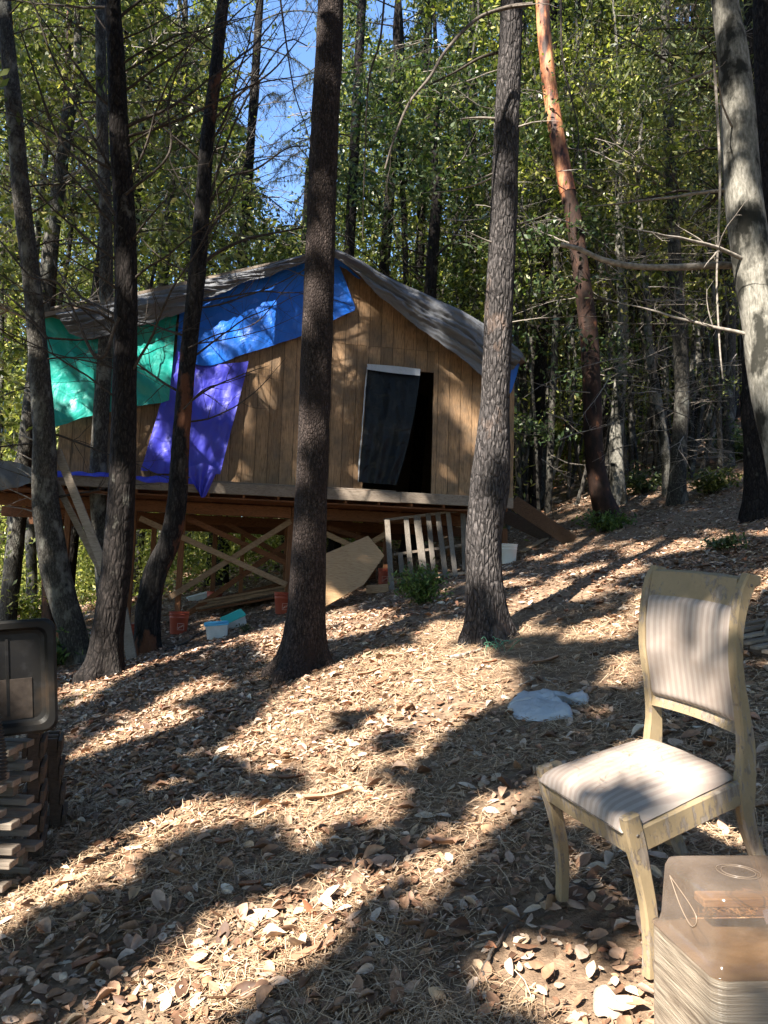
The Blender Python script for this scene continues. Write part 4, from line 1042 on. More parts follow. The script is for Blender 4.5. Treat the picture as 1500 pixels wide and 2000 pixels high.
sheetbag('plastic_bag', 'knotted white plastic bag lying on the leaves left of the chair', [(990, 1385), (1010, 1366), (1050, 1361), (1095, 1366), (1128, 1372), (1150, 1364), (1146, 1377), (1120, 1380), (1102, 1378), (1096, 1392), (1118, 1400), (1116, 1410), (1098, 1407), (1060, 1414), (1010, 1408)], None, .065, 'white_plastic', 5, 'plastic bag')
sheetbag('crumpled_paper', 'crumpled off-white paper scrap at the bottom edge near the block', [(1158, 1955), (1180, 1947), (1200, 1962), (1222, 1972), (1212, 1992), (1180, 1999), (1160, 1985)], None, .03, 'paper', 9, 'paper')
def stick(label, pts, r, mt='twig_dark', lift=.02, name='stick'):
    W = [on_ground(*p) + np.array([0, 0, lift]) for p in pts]; P = catmull(W, 30); P[:, 0] += .018 * fbm(np.arange(30) * .45, len(label), 0, 3, 3); P[:, 1] += .018 * fbm(np.arange(30) * .45, len(label), 0, 9, 3); P[:, 2] = ground(P[:, 0], P[:, 1]) + lift; rr = np.linspace(r, r * .45, 30) * (1 + .2 * fbm(np.arange(30) * .7, 0, 0, 3, 2))
    V, F = tube(P, rr, 7); c = P.mean(0); o = link(name, mkmesh(name, V - c, F, M[mt], True)); o.location = tuple(c); return tag(o, label, 'stick')
stick('dark crooked stick lying on needles in front of the chair', [(942, 1925), (962, 1870), (1010, 1810), (1070, 1765), (1130, 1735)], .006, 'twig_mid')
stick('thin side twig crossing the crooked stick by the chair leg', [(1062, 1770), (1100, 1750), (1150, 1748), (1190, 1735)], .004, 'twig_dark', .025)
stick('pale curved stick on the ground at the foot of the charred trunk', [(878, 1290), (905, 1284), (940, 1272)], .022, 'twig_grey')
stick('thin grey twig on the leaves right of the bag', [(1010, 1345), (1060, 1330), (1095, 1350)], .006, 'twig_grey')
stick('thin dark twig lying on needles left of the chair leg', [(905, 1790), (960, 1782), (1010, 1786)], .004)
stick('fallen branch on the leaves between the left trunks and middle trunk', [(325, 1275), (375, 1250), (440, 1215)], .025)
for q, lb in (((812, 1552), 'small brown pine cone on the ground in the middle foreground'),):
    P = on_ground(*q); t = thing('pine_cone', lb, 'pine cone', P)
    prof = [(.001, 0), (.014, .004), (.020, .016), (.018, .03), (.010, .045), (.001, .052)]
    V, F = lathe(prof, P, 12, (.8, .3, .4)); wpart('core', V, F, M['twig_dark'], t, True); ps = []
    for i in range(40):
        tt_ = i / 40; a = i * 2.4; ax = norm((.8, .3, .4)); b1_ = norm(np.cross(ax, (0, 0, 1))); b2_ = np.cross(ax, b1_); rd = b1_ * cos(a) + b2_ * sin(a); r0 = .020 * sin(pi * (tt_ * .85 + .1))
        ps.append(box(P + ax * (.006 + tt_ * .044) + rd * (r0 + .004), rd * .006 + ax * .003, np.cross(ax, rd) * .005, ax * .001))
    V, F = merge(ps); tag(wpart('scales', V, F, M['twig_grey'], t), kind='stuff')

# ------------------------------------------------------------------ trees
def trunk_disp(seed, amp, flare_base, fm=1.0):
    def f(P, th):
        h_ = np.arange(len(P)) / max(1, len(P) - 1); z = P[:, 2][:, None]
        cx, sx = np.cos(th)[None], np.sin(th)[None]
        d = amp * (fbm(cx * 1.4 + seed, sx * 1.4, z * 1.1, seed, 3) + .8 * fbm(cx * 6 + seed, sx * 6, z * 5.5, seed + 4, 3))
        hh = z - flare_base
        fl = .42 * np.exp(-np.clip(hh, 0, 9) / .13) + .10 * np.exp(-np.clip(hh, 0, 9) / .45)
        lob = .75 + .45 * np.sin(th[None] * 4 + seed) + .25 * np.sin(th[None] * 7 + seed * 2)
        return d + fm * fl * lob
    return f
def dead_branch(p, d, L, r, rng, depth=0, droop=0.0, out=None, twist=.22, subs=None):
    n = max(5, int(L / .14)) if depth == 0 else (5 if depth == 1 else 4)
    P = [np.array(p, float)]; d = norm(d); dirs = []
    for i in range(n):
        d = norm(d + rng.normal(0, twist, 3) * (.35 if depth == 0 else .6) + np.array([0, 0, droop]) * .1)
        P.append(P[-1] + d * L / n); dirs.append(d)
    P = np.array(P); R_ = np.linspace(r, r * .18, len(P))
    out.append(tube(P, R_, 5 if depth == 0 else 3))
    if depth < 3:
        ns = subs if subs is not None else int(max(2, L * (5.5 if depth == 0 else 5)))
        for k in range(ns):
            i = int(rng.integers(max(1, int(n * .15)), n)); ax = dirs[min(i, n - 1)]
            side = norm(np.cross(ax, rng.normal(0, 1, 3))); nd = norm(ax * rng.uniform(.5, 1.1) + side)
            dead_branch(P[i], nd, L * rng.uniform(.18, .45) * (1 - .3 * i / n), R_[i] * .5, rng, depth + (1 if depth else 1), droop, out, twist, None if L > .7 else 1)
    return out
def leafcloud(C, per, spread, size, rng, asp=.42, up=.35, droop=0.0):
    C = np.repeat(C, per, axis=0); n = len(C); P = C + rng.normal(0, 1, (n, 3)) * spread
    D = rng.normal(0, 1, (n, 3)); D[:, 2] -= droop; D /= np.linalg.norm(D, axis=1)[:, None]
    U = rng.normal(0, 1, (n, 3)); U[:, 2] = np.abs(U[:, 2]) + up; Bv = np.cross(D, U); Bv /= np.linalg.norm(Bv, axis=1)[:, None] + 1e-9
    return P, D, Bv, size * rng.uniform(.6, 1.25, n), asp
def leafmesh(P, D, Bv, s, asp):
    n = len(P); s = s[:, None]
    V = np.stack([P - D * s * .5, P - Bv * s * asp * .5 + D * s * .05, P + D * s * .5, P + Bv * s * asp * .5 + D * s * .05], 1).reshape(-1, 3)
    return V, np.arange(n * 4).reshape(n, 4)
def leafmesh3(P, D, Bv, s, asp):
    n = len(P); s = s[:, None]
    V = np.stack([P - D * s * .5 + Bv * s * asp * .45, P - D * s * .35 - Bv * s * asp * .55, P + D * s * .6], 1).reshape(-1, 3)
    return V, np.arange(n * 3).reshape(n, 3)
GAPS = [(535, 60, 92, 170), (568, 200, 66, 140), (530, 290, 50, 90), (560, 385, 52, 60), (600, 60, 60, 160), (765, 30, 55, 60), (480, 200, 30, 60), (1340, 30, 30, 25), (350, 10, 40, 30), (215, 60, 14, 30), (860, 70, 25, 40), (1010, 40, 16, 30), (1290, 110, 16, 20), (440, 60, 22, 50)]
def gapkeep(P, rng, p_in=.05):
    q = proj(P); k = np.ones(len(P), bool)
    jx = 22 * noise(P[:, 0] * 1.1, P[:, 2] * 1.1, P[:, 1] * .7, 3); jy = 22 * noise(P[:, 0] * 1.1, P[:, 2] * 1.1, P[:, 1] * .7, 8)
    for cx, cy, rx, ry in GAPS:
        ins = ((q[:, 0] + jx - cx) / rx) ** 2 + ((q[:, 1] + jy - cy) / ry) ** 2 < 1
        k &= ~(ins & (rng.uniform(0, 1, len(P)) > p_in))
    return k
def clear_of_cabin(P):
    a_ = (P - A0) @ E1; b_ = (P - A0) @ E2; c_ = (P - A0) @ EZ
    inside = (a_ > -1.4) & (a_ < aR + .5) & (b_ > -1.2) & (b_ < DEP + .6) & (c_ < rk[1][1] + .5) & (c_ > -3)
    q = proj(P); front = (P[:, 1] < 12.5) & (q[:, 0] > 30) & (q[:, 0] < 1100) & (q[:, 1] > 250)
    return ~(inside | front)
def leaves(name, cl, mt, parent=None, gap=True, kind=None, label=None, extra=None):
    P, D, Bv, s, asp = cl; k = clear_of_cabin(P)
    if gap: k &= gapkeep(P, RNG)
    k &= P[:, 2] > ground(P[:, 0], P[:, 1]) + .03
    if extra is not None: k &= extra(P)
    V, F = (leafmesh3 if kind == 'stuff' and name != 'undergrowth' else leafmesh)(P[k], D[k], Bv[k], s[k] * (1.25 if kind == 'stuff' and name != 'undergrowth' else 1), asp)
    if parent is not None: return wpart(name, V, F, mt, parent, False, label, kind)
    o = link(name, mkmesh(name, V, F, mt)); return tag(o, label, None, None, kind)
def crown_centres(P, rng, n, hlo, hhi, rad, shape='oak'):
    """cluster centres around a trunk path P"""
    z0, z1 = P[0, 2], P[-1, 2]; out = []
    z = z0 + (z1 - z0) * (hlo + (hhi - hlo) * rng.uniform(0, 1, n)); f = (z - z0) / (z1 - z0)
    cx = np.interp(z, P[:, 2], P[:, 0]); cy = np.interp(z, P[:, 2], P[:, 1]); a = rng.uniform(0, 2 * pi, n)
    if shape == 'fir': R_ = rad * np.clip(1.08 - f, .05, 1) * np.sqrt(rng.uniform(.05, 1, n)); z = z - R_ * .25
    else: R_ = rad * np.sqrt(rng.uniform(.03, 1, n)) * (.45 + .8 * np.sin(np.clip(f, 0, 1) * pi))
    return np.stack([cx + R_ * np.cos(a), cy + R_ * np.sin(a), z], 1)
TREES = []
def tree(name, label, cat_, pxs, widths, mt, H, Y=None, seg=16, amp=.05, seed=1, crown=None, group=None, lean=(0, 0), ring=.09, flare=True, limbs=0):
    """pxs: trunk centre line in photo pixels from base up; widths: trunk width in px"""
    base = on_ground(*pxs[0]); Yb = base[1] if Y is None else Y
    if Y is not None: pass
    pts = [at_y(px, py, Yb + (i / max(1, len(pxs) - 1)) * lean[1]) for i, (px, py) in enumerate(pxs)]
    if Y is None: pts[0] = base
    dist = np.linalg.norm(pts[0] - CAM); R_ = [w / 2 / FPX * (p[1] / FW[1] * 1.0) for w, p in zip(np.interp(np.arange(len(pxs)), np.linspace(0, len(pxs) - 1, len(widths)), widths), pts)]
    top = pts[-1]; dr = norm(pts[-1] - pts[-2]) if len(pts) > 1 else EZ; dr = norm(dr * .6 + EZ * .8); gnd = float(ground(pts[0][0], pts[0][1]))
    ex = max(0, gnd + H - top[2])
    if ex > .5:
        for k_ in (.25, .5, .75, 1): pts.append(top + dr * ex * k_ + np.array([.1 * sin(seed + k_ * 5), .1 * cos(seed * 2 + k_ * 4), 0])); R_.append(max(.02, R_[len(pxs) - 1] * (1 - .8 * k_)))
    below = pts[0] - norm(pts[1] - pts[0]) * .35
    pts = [below] + pts; R_ = [R_[0] * 1.02] + R_
    n = int(np.clip(np.sum(np.linalg.norm(np.diff(np.array(pts), axis=0), axis=1)) / ring, 12, 260))
    Q = catmull(np.c_[np.array(pts), np.array(R_)], n); P, Rr = Q[:, :3], np.clip(Q[:, 3], .012, 9)
    t = thing(name, label, cat_, pts[1], group)
    V, F = tube(P, Rr, seg, disp=trunk_disp(seed, amp, gnd if flare else -99, float(flare))); wpart('trunk', V, F, M[mt], t, True)
    if limbs:
        r = np.random.default_rng(seed + 5); lst = []
        for k_ in range(limbs):
            i = int(r.integers(int(n * .35), n - 2)); a = r.uniform(0, 2 * pi); L = r.uniform(.8, 2.6) * (1 if H < 14 else 1.4)
            dead_branch(P[i], (cos(a), sin(a), r.uniform(-.1, .6)), L, max(.012, Rr[i] * .28), r, 2, .1, lst)
        V, F = tubes(lst); wpart('limbs', V, F, M['twig_dark'] if mt in ('bark_dark', 'bark_burnt') else M['twig_grey'], t, True, None, 'stuff')
    if crown:
        n_, per, spr, size, hlo, hhi, rad, lm, shp = crown; r = np.random.default_rng(seed + 99)
        C = crown_centres(P, r, n_, hlo, hhi, rad, shp)
        leaves('crown', leafcloud(C, per, np.array(spr), size, r, .42 if shp != 'fir' else .2, droop=0 if shp != 'fir' else .8), M[lm], t)
    TREES.append((t, P, Rr)); return t, P, Rr

# five principal trunks
main_t = tree('pine_tree', 'tall straight dark-barked trunk standing in front of the cabin, left of its door', 'tree',
     [(592, 1312), (598, 1200), (604, 1060), (611, 900), (618, 700), (625, 500), (634, 250), (646, 0)], [84, 72, 66, 62, 62, 60, 58, 54], 'bark_fir', 22, seg=56, amp=.05, seed=3, ring=.045, flare=1.6)
char_t = tree('pine_tree', 'charred trunk with cracked plates standing right of the cabin door', 'tree',
     [(954, 1250), (948, 1150), (945, 1050), (958, 930), (966, 800), (971, 680), (979, 500), (988, 300), (1000, 0)], [84, 72, 70, 76, 58, 56, 54, 52, 46], 'bark_char', 20, seg=56, amp=.085, seed=8, ring=.045, flare=.8)
t1 = tree('tanoak_tree', 'leftmost pale mottled trunk curving up past the green tarp', 'tree',
     [(156, 1295), (138, 1220), (112, 1130), (98, 1050), (87, 950), (86, 850), (76, 700), (62, 550), (44, 400), (26, 200), (8, 0)], [46, 52, 54, 46, 38, 35, 33, 28], 'bark_grey', 14, seg=40, amp=.08, seed=13, ring=.05, flare=.35)
t2 = tree('tanoak_tree', 'thick dark trunk second from left with flaring root at its foot', 'tree',
     [(204, 1318), (212, 1230), (228, 1100), (238, 950), (242, 800), (246, 600), (243, 420), (232, 250), (226, 100), (220, 0)], [60, 57, 53, 48, 44, 42, 36, 32], 'bark_dark', 15, seg=40, amp=.07, seed=23, ring=.05, flare=1.5)
b_ = TREES[-1][0]
t3 = tree('tanoak_tree', 'slim pale stem rising just behind the thick dark left trunk', 'tree',
     [(210, 1260), (200, 1100), (191, 950), (198, 800), (207, 650), (207, 450), (200, 250), (196, 0)], [26, 30, 32, 30, 26, 24, 20], 'bark_grey', 14, seg=24, amp=.05, seed=33, ring=.07)
t4 = tree('tanoak_tree', 'black fire-scarred trunk bending right in front of the purple tarp', 'tree',
     [(288, 1272), (290, 1190), (303, 1120), (330, 1060), (346, 980), (352, 880), (362, 750), (376, 620), (386, 520), (396, 400), (404, 280), (420, 150), (436, 0)], [50, 46, 42, 38, 33, 31, 34, 30, 26, 23], 'bark_burnt', 14, seg=36, amp=.10, seed=43, ring=.05, flare=.5)
# right pale trunk whose foot is outside the frame
pr = tree('tanoak_tree', 'large pale mottled trunk leaning along the right edge', 'tree',
     [(1560, 1180), (1560, 1050), (1540, 900), (1508, 760), (1488, 620), (1465, 480), (1448, 340), (1440, 200), (1428, 80), (1415, 0)], [92, 86, 82, 78, 74, 70, 60, 52], 'bark_pale', 15, Y=5.4, seg=48, amp=.04, seed=53, ring=.05, lean=(0, .4))
md = tree('madrone_tree', 'slender madrone with peeling orange-red bark rising right of the charred trunk', 'tree',
     [(1192, 1022), (1172, 960), (1160, 880), (1156, 760), (1150, 650), (1136, 540), (1124, 450), (1104, 350), (1082, 230), (1068, 120), (1060, 0)], [50, 38, 36, 36, 34, 32, 30, 27, 27], 'bark_redbrown', 18, seg=28, amp=.07, seed=63, ring=.08)
# peeled upper stem of the madrone as a sleeve of bare orange wood
t_, P, Rr = md; i0 = int(len(P) * .38)
V, F = tube(P[i0:] + 0, Rr[i0:] * 1.05, 28, disp=trunk_disp(63, .07, -99)); wpart('peeled_bark', V, F, M['bark_madrone'], t_, True)

BT = [  # label, px path, widths, bark, height, crown leaf material, crown?, name
 ('pale flaky trunk standing just right of the madrone', [(1208, 985), (1204, 880), (1208, 780), (1216, 700), (1216, 600), (1210, 450)], [30, 26, 22, 18], 'bark_pale', 12, 'leaf_tanoak'),
 ('thin dark trunk close behind the pale flaky one', [(1186, 960), (1186, 850), (1184, 720), (1180, 600)], [18, 16, 14], 'bark_dark', 12, 'leaf_lime'),
 ('straight dark grey trunk just right of the charred trunk', [(1020, 985), (1022, 850), (1018, 700), (1012, 560), (1014, 400)], [20, 18, 16], 'bark_grey', 13, 'leaf_tanoak'),
 ('grey trunk leaning right beyond the sloping plank', [(1048, 985), (1062, 880), (1076, 760), (1084, 640), (1088, 480), (1096, 300)], [28, 22, 18, 14], 'bark_grey', 14, 'leaf_lime'),
 ('upright grey trunk in the middle of the right slope', [(1322, 985), (1326, 880), (1332, 760), (1326, 640), (1318, 500), (1310, 320), (1300, 120)], [32, 28, 26, 20], 'bark_grey', 17, 'leaf_tanoak'),
 ('thin pale crooked stem left of the upright grey trunk', [(1308, 968), (1298, 880), (1284, 780), (1268, 680), (1262, 560)], [22, 18, 14], 'bark_pale', 10, 'leaf_lime'),
 ('reddish leaning trunk behind the crooked stem', [(1302, 900), (1284, 800), (1272, 700), (1262, 560), (1258, 400), (1256, 200)], [30, 24, 18], 'bark_redbrown', 17, 'leaf_dark'),
 ('dark trunk with flared foot high on the right slope', [(1352, 868), (1360, 780), (1366, 680), (1368, 500), (1362, 300)], [44, 24, 20], 'bark_dark', 20, 'leaf_dark'),
 ('short pale leaning stem beside the flared dark trunk', [(1398, 885), (1380, 800), (1366, 720), (1360, 640)], [20, 18, 12], 'bark_pale', 9, 'leaf_tanoak'),
 ('dark reddish trunk curving up near the pale right trunk', [(1440, 810), (1424, 740), (1410, 660), (1406, 540), (1404, 400), (1402, 200)], [32, 28, 24], 'bark_redbrown', 20, 'leaf_dark'),
 ('thick dark trunk at the right edge below the pale leaning one', [(1482, 1012), (1480, 900), (1472, 760), (1468, 620), (1466, 450)], [58, 44, 40], 'bark_dark', 16, 'leaf_dark'),
 ('dark trunk at the top right corner beyond the pale one', [(1520, 900), (1512, 600), (1500, 300), (1488, 0)], [44, 40, 36], 'bark_dark', 20, 'leaf_dark'),
 ('distant orange madrone stem seen between the trunks at right', [(1106, 830), (1104, 760), (1098, 680), (1092, 600)], [12, 12, 10], 'bark_madrone', 18, 'leaf_lime'),
 ('orange far madrone near the upper right', [(1392, 780), (1350, 560), (1342, 460), (1352, 360), (1362, 240)], [16, 18, 14], 'bark_madrone', 22, 'leaf_lime'),
 ('orange far trunk left of the upright grey one', [(1236, 830), (1232, 600), (1232, 420), (1236, 330)], [14, 14, 12], 'bark_madrone', 20, 'leaf_tanoak'),
 ('big pinkish-grey conifer trunk at the far left edge', [(20, 1180), (16, 1000), (14, 850), (18, 650), (22, 500), (30, 300), (60, 100)], [40, 38, 34], 'bark_fir', 24, 'leaf_dark'),
 ('thin pale stem under the left end of the deck', [(62, 1228), (62, 1120), (58, 1000), (60, 850)], [22, 20, 18], 'bark_pale', 13, 'leaf_tanoak'),
 ('brown trunk behind the leftmost pale one below the deck', [(98, 1235), (96, 1150), (92, 1060), (90, 900)], [30, 26, 24], 'bark_redbrown', 18, 'leaf_tanoak'),
 ('thin pale stem above the roof between the left trunks', [(98, 1130), (98, 800), (98, 600), (104, 400), (116, 150)], [14, 14, 12], 'bark_pale', 18, 'leaf_lime'),
 ('slim grey trunk behind the roof left of the charred trunk', [(932, 1000), (930, 700), (926, 550), (922, 300), (916, 100)], [22, 20, 18], 'bark_grey', 20, 'leaf_blue'),
 ('slender dark trunk behind the roof right of its ridge', [(860, 1000), (858, 700), (852, 500), (846, 300)], [16, 14, 12], 'bark_dark', 20, 'leaf_blue'),
 ('slim dark trunk behind the roof nearer the ridge', [(800, 1000), (796, 700), (790, 450), (782, 250)], [14, 12, 12], 'bark_dark', 20, 'leaf_blue'),
 ('pale thin trunk behind the cabin seen left of the burnt one', [(366, 1020), (366, 560), (364, 400), (352, 200)], [12, 12, 10], 'bark_pale', 20, 'leaf_lime'),
 ('thin dark trunk far up the slope between charred trunk and madrone', [(1120, 880), (1122, 700), (1124, 500), (1128, 300)], [14, 12, 10], 'bark_dark', 20, 'leaf_lime'),
 ('thin grey trunk far up the slope right of the pale flaky one', [(1246, 850), (1248, 700), (1244, 500), (1240, 300)], [14, 12, 10], 'bark_grey', 20, 'leaf_lime'),
]
for i, (lb, pxs, wd, bk, H, lm) in enumerate(BT):
    Yv = None
    if pxs[0][1] in (1000, 1020): Yv = 19 + (i % 3) * 2
    if lb.startswith('thin pale stem above'): Yv = 20
    if lb.startswith('dark trunk at the top right'): Yv = 8.5
    b = on_ground(*pxs[0]); Yd = b[1] if Yv is None else Yv
    H = max(H, Yd * .84 + 3) if H > 12 else H
    shp = 'fir' if lm == 'leaf_dark' else 'oak'
    rad = 2.6 if H < 14 else 3.6
    nC = 70 if H < 14 else 125
    tree('pine_tree' if shp == 'fir' else ('madrone_tree' if 'madrone' in bk else 'tanoak_tree'), lb, 'tree', pxs, wd, bk, H, Y=Yv, seg=14, amp=.08, seed=200 + i * 7, ring=.22,
         crown=(nC, 80, (.36, .36, .09 if lm in ('leaf_lime', 'leaf_blue') else .17), (.095 + .0028 * Yd) * (.75, 1.0, 1.3, .9)[i % 4], .42 if i % 3 else .2, 1.0, rad, lm, shp), limbs=22)

# trees without a visible trunk in frame gaps: fill the mid distance
def filler(k, px, Y, H, lm, label, rad=3.6, nC=200, lo_=.25):
    b = at_y(px, 1000, Y); z = float(ground(b[0], b[1])); r = np.random.default_rng(900 + k); q = proj(np.array([[b[0], Y, z]]))[0]; q2 = proj(np.array([[b[0] + .4, Y, z + H * .7]]))[0]
    tree('tanoak_tree', label, 'tree', [tuple(q), tuple((q * .5 + q2 * .5) + [r.uniform(-6, 6), 0]), tuple(q2)], [.34 / Y * FPX, .26 / Y * FPX], 'bark_grey' if k % 2 else 'bark_dark', H, Y=Y, seg=12, amp=.08, seed=500 + k * 3, ring=.25,
         crown=(int(nC * .75), 85, (.38, .38, .09 if lm in ('leaf_lime', 'leaf_blue') else .19), (.095 + .0030 * Y) * (1.25, .8, 1.0)[k % 3], lo_, 1.0, rad, lm, 'oak'), limbs=20)
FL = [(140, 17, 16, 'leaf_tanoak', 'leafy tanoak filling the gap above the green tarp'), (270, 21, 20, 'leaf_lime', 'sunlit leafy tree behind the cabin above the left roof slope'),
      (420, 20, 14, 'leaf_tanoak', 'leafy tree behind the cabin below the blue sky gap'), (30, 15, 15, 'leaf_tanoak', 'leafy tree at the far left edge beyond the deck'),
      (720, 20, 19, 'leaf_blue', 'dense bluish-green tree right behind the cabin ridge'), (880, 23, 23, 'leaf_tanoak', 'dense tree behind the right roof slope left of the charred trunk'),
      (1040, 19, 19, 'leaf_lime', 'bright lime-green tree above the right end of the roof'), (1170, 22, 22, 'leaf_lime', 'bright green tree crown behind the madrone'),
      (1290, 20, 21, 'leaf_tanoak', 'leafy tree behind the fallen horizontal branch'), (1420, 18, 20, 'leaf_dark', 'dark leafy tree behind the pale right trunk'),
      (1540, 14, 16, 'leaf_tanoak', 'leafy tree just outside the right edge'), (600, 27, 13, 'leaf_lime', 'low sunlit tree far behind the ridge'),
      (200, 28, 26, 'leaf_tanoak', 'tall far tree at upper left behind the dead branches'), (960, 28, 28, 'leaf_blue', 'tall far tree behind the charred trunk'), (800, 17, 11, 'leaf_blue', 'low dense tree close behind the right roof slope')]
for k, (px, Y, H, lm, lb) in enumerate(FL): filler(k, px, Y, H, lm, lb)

# conifer with long drooping sprays around the sky gap
def weeping(label, px, Y, H, azr, seed, nbr, zlo, zhi, dens_=1.0, Lr=(1.6, 3.6), md_=1):
    r = np.random.default_rng(seed); b = at_y(px, 1000, Y); z = float(ground(b[0], b[1])); q = proj(np.array([[b[0], Y, z]]))[0]; q2 = proj(np.array([[b[0] + .2, Y, z + H * .8]]))[0]
    t, P, Rr = tree('fir_tree', label, 'tree', [tuple(q), tuple((q + q2) / 2), tuple(q2)], [.30 / Y * FPX, .2 / Y * FPX], 'bark_dark', H, Y=Y, seg=12, seed=seed, ring=.3)
    br = []; nd = []
    for k in range(nbr):
        zz = z + H * (zlo + (zhi - zlo) * k / nbr); c = np.array([np.interp(zz, P[:, 2], P[:, 0]), np.interp(zz, P[:, 2], P[:, 1]), zz]); a = r.uniform(*azr); L = r.uniform(*Lr)
        tt = np.linspace(0, 1, 12)[:, None]; d = np.array([cos(a), sin(a), 0]); path = c + d * L * tt + EZ * (.25 * L * tt - .55 * L * tt ** 2) + np.cumsum(r.normal(0, .015, (12, 3)), 0)
        br.append(tube(path, np.linspace(.022, .005, 12), 5))
        m2 = int(L * 13)
        for j in range(m2):
            f = r.uniform(.12, 1); p0 = np.array([np.interp(f, tt[:, 0], path[:, i]) for i in range(3)]); s = np.array([-d[1], d[0], 0]) * r.choice([-1, 1]); l2 = r.uniform(.25, .8) * (1.1 - f * .5)
            dd = norm(s * r.uniform(.2, .9) + d * .5); t2_ = np.linspace(0, 1, 5)[:, None]; p2 = p0 + dd * l2 * .6 * t2_ - EZ * l2 * (t2_ ** 1.6) * r.uniform(.5, 1.1)
            br.append(tube(p2, np.linspace(.004, .0015, 5), 3))
            nn = int(26 * dens_); g_ = r.uniform(0, 1, nn); pp_ = np.stack([np.interp(g_, t2_[:, 0], p2[:, i]) for i in range(3)], 1); nd.append(pp_)
    V, F = tubes(br); wpart('branches', V, F, M['twig_dark'], t, True)
    C = np.concatenate(nd); cl = leafcloud(C, 1, np.array([.025, .025, .03]), .10, r, .11, up=0, droop=1.4)
    leaves('needles', cl, M['needle'], t, gap=False)
weeping('fir with long drooping needle sprays hanging across the blue sky gap', 655, 17.5, 20, (pi * .75, pi * 1.35), 71, 15, .35, .98, .8)
weeping('second drooping fir seen between the burnt trunk and sky gap', 440, 19, 20, (-pi, pi), 72, 22, .25, .98, .8)
weeping('drooping fir behind the far left trunks', 215, 18, 20, (-pi, pi), 73, 30, .3, .98)
weeping('small drooping fir left of the cabin ridge', 560, 24, 15, (-pi, pi), 74, 20, .3, .98)
weeping('drooping fir top middle just right of the straight trunk', 800, 21, 24, (-pi, pi), 75, 34, .45, .98)

# dead, bare lower branches on the principal trunks: every one its own part
def dead(tr, n, seed, px_lo, px_hi, mt, Lr=(.7, 1.9), updn=(.1, .9), sides=None, r0=.016):
    t, P, Rr = tr; r = np.random.default_rng(seed); q = proj(P)
    idx = [i for i in range(len(P)) if px_lo < q[i, 1] < px_hi]
    if not idx: return
    for k in range(n):
        i = idx[int((k + r.uniform(0, 1)) / n * len(idx)) % len(idx)]; s = r.choice([-1, 1]) if sides is None else sides[k % len(sides)]
        d = norm((s * r.uniform(.6, 1.1), r.uniform(-.7, .5), r.uniform(*updn))); out = []
        dead_branch(P[i] + d * Rr[i] * .7, d, r.uniform(*Lr), r0 * r.uniform(.6, 1.2), r, 0, r.uniform(-.5, .6), out)
        V, F = tubes(out); wpart('branch', V, F, M[mt], t, True)
dead(t1, 22, 1, -50, 1000, 'twig_dark', (.8, 2.4), (.0, .8)); dead(t2, 28, 2, -50, 800, 'twig_dark', (.9, 2.8), (.2, 1.2), None, .02); dead(t3, 10, 3, 0, 700, 'twig_dark', (.7, 1.6), (.2, 1.0))
dead(t4, 24, 4, -20, 860, 'twig_dark', (.8, 2.6), (.1, 1.1), [1, 1, -1], .019); dead(t1, 5, 5, 850, 1040, 'twig_grey', (.5, 1.1), (.1, .5), [-1])
dead(md, 6, 6, 150, 800, 'twig_grey', (.8, 2.0), (-.2, .4)); dead(char_t, 6, 7, 60, 700, 'twig_grey', (.4, 1.2), (-.2, .3), None, .010); dead(main_t, 3, 8, 100, 600, 'twig_dark', (.3, .9), (-.3, .4), None, .009)
dead(pr, 5, 9, 60, 800, 'twig_grey', (.5, 1.4), (-.3, .3), [-1], .014)
# named big branches
def bigbranch(tr, pts, Y, r, mt, n=30, subs=4, seed=1):
    t = tr[0]; W = [at_y(px, py, Y if np.ndim(Y) == 0 else Y[i]) for i, (px, py) in enumerate(pts)]; P = catmull(W, n); rr = np.linspace(r, r * .4, n) * (1 + .15 * fbm(np.arange(n) * .5, 0, 0, seed, 2)); out = [tube(P, rr, 8)]
    g = np.random.default_rng(seed)
    for k in range(subs):
        i = int(g.integers(3, n - 1)); d = norm(P[min(i + 1, n - 1)] - P[i - 1]); dead_branch(P[i], norm(d + g.normal(0, .8, 3)), g.uniform(.3, .9), rr[i] * .45, g, 1, 0, out)
    V, F = tubes(out); wpart('branch', V, F, M[mt], t, True)
bigbranch(t4, [(388, 520), (430, 490), (490, 465), (590, 445)], t4[1][0][1], .028, 'twig_dark', subs=6, seed=3)
bigbranch(t4, [(400, 420), (440, 350), (500, 330), (560, 290), (600, 285)], t4[1][0][1], .022, 'twig_dark', subs=7, seed=4)
bigbranch(t4, [(405, 400), (450, 260), (500, 160), (560, 80), (600, 90)], t4[1][0][1], .022, 'twig_dark', subs=7, seed=5)
bigbranch(t4, [(368, 680), (420, 655), (500, 630), (560, 560), (600, 520)], t4[1][0][1] - .3, .012, 'twig_dark', subs=4, seed=6)
bigbranch(t4, [(358, 800), (400, 760), (450, 745), (492, 730)], t4[1][0][1] - .3, .012, 'twig_dark', subs=3, seed=7)
bigbranch(t2, [(232, 620), (190, 700), (120, 560), (60, 540), (0, 470)], t2[1][0][1] - .5, .022, 'twig_dark', subs=5, seed=8)
bigbranch(t2, [(225, 420), (170, 330), (110, 260), (40, 60)], t2[1][0][1] - .3, .022, 'twig_dark', subs=7, seed=9)
bigbranch(t2, [(245, 380), (330, 300), (330, 190), (380, 60)], t2[1][0][1] - .3, .018, 'twig_dark', subs=7, seed=19)
bigbranch(t2, [(222, 340), (140, 190), (90, 80), (60, -20)], t2[1][0][1], .018, 'twig_dark', subs=8, seed=29)
bigbranch(t1, [(92, 660), (40, 600), (-30, 540)], t1[1][0][1] - .3, .022, 'twig_dark', subs=4, seed=39)
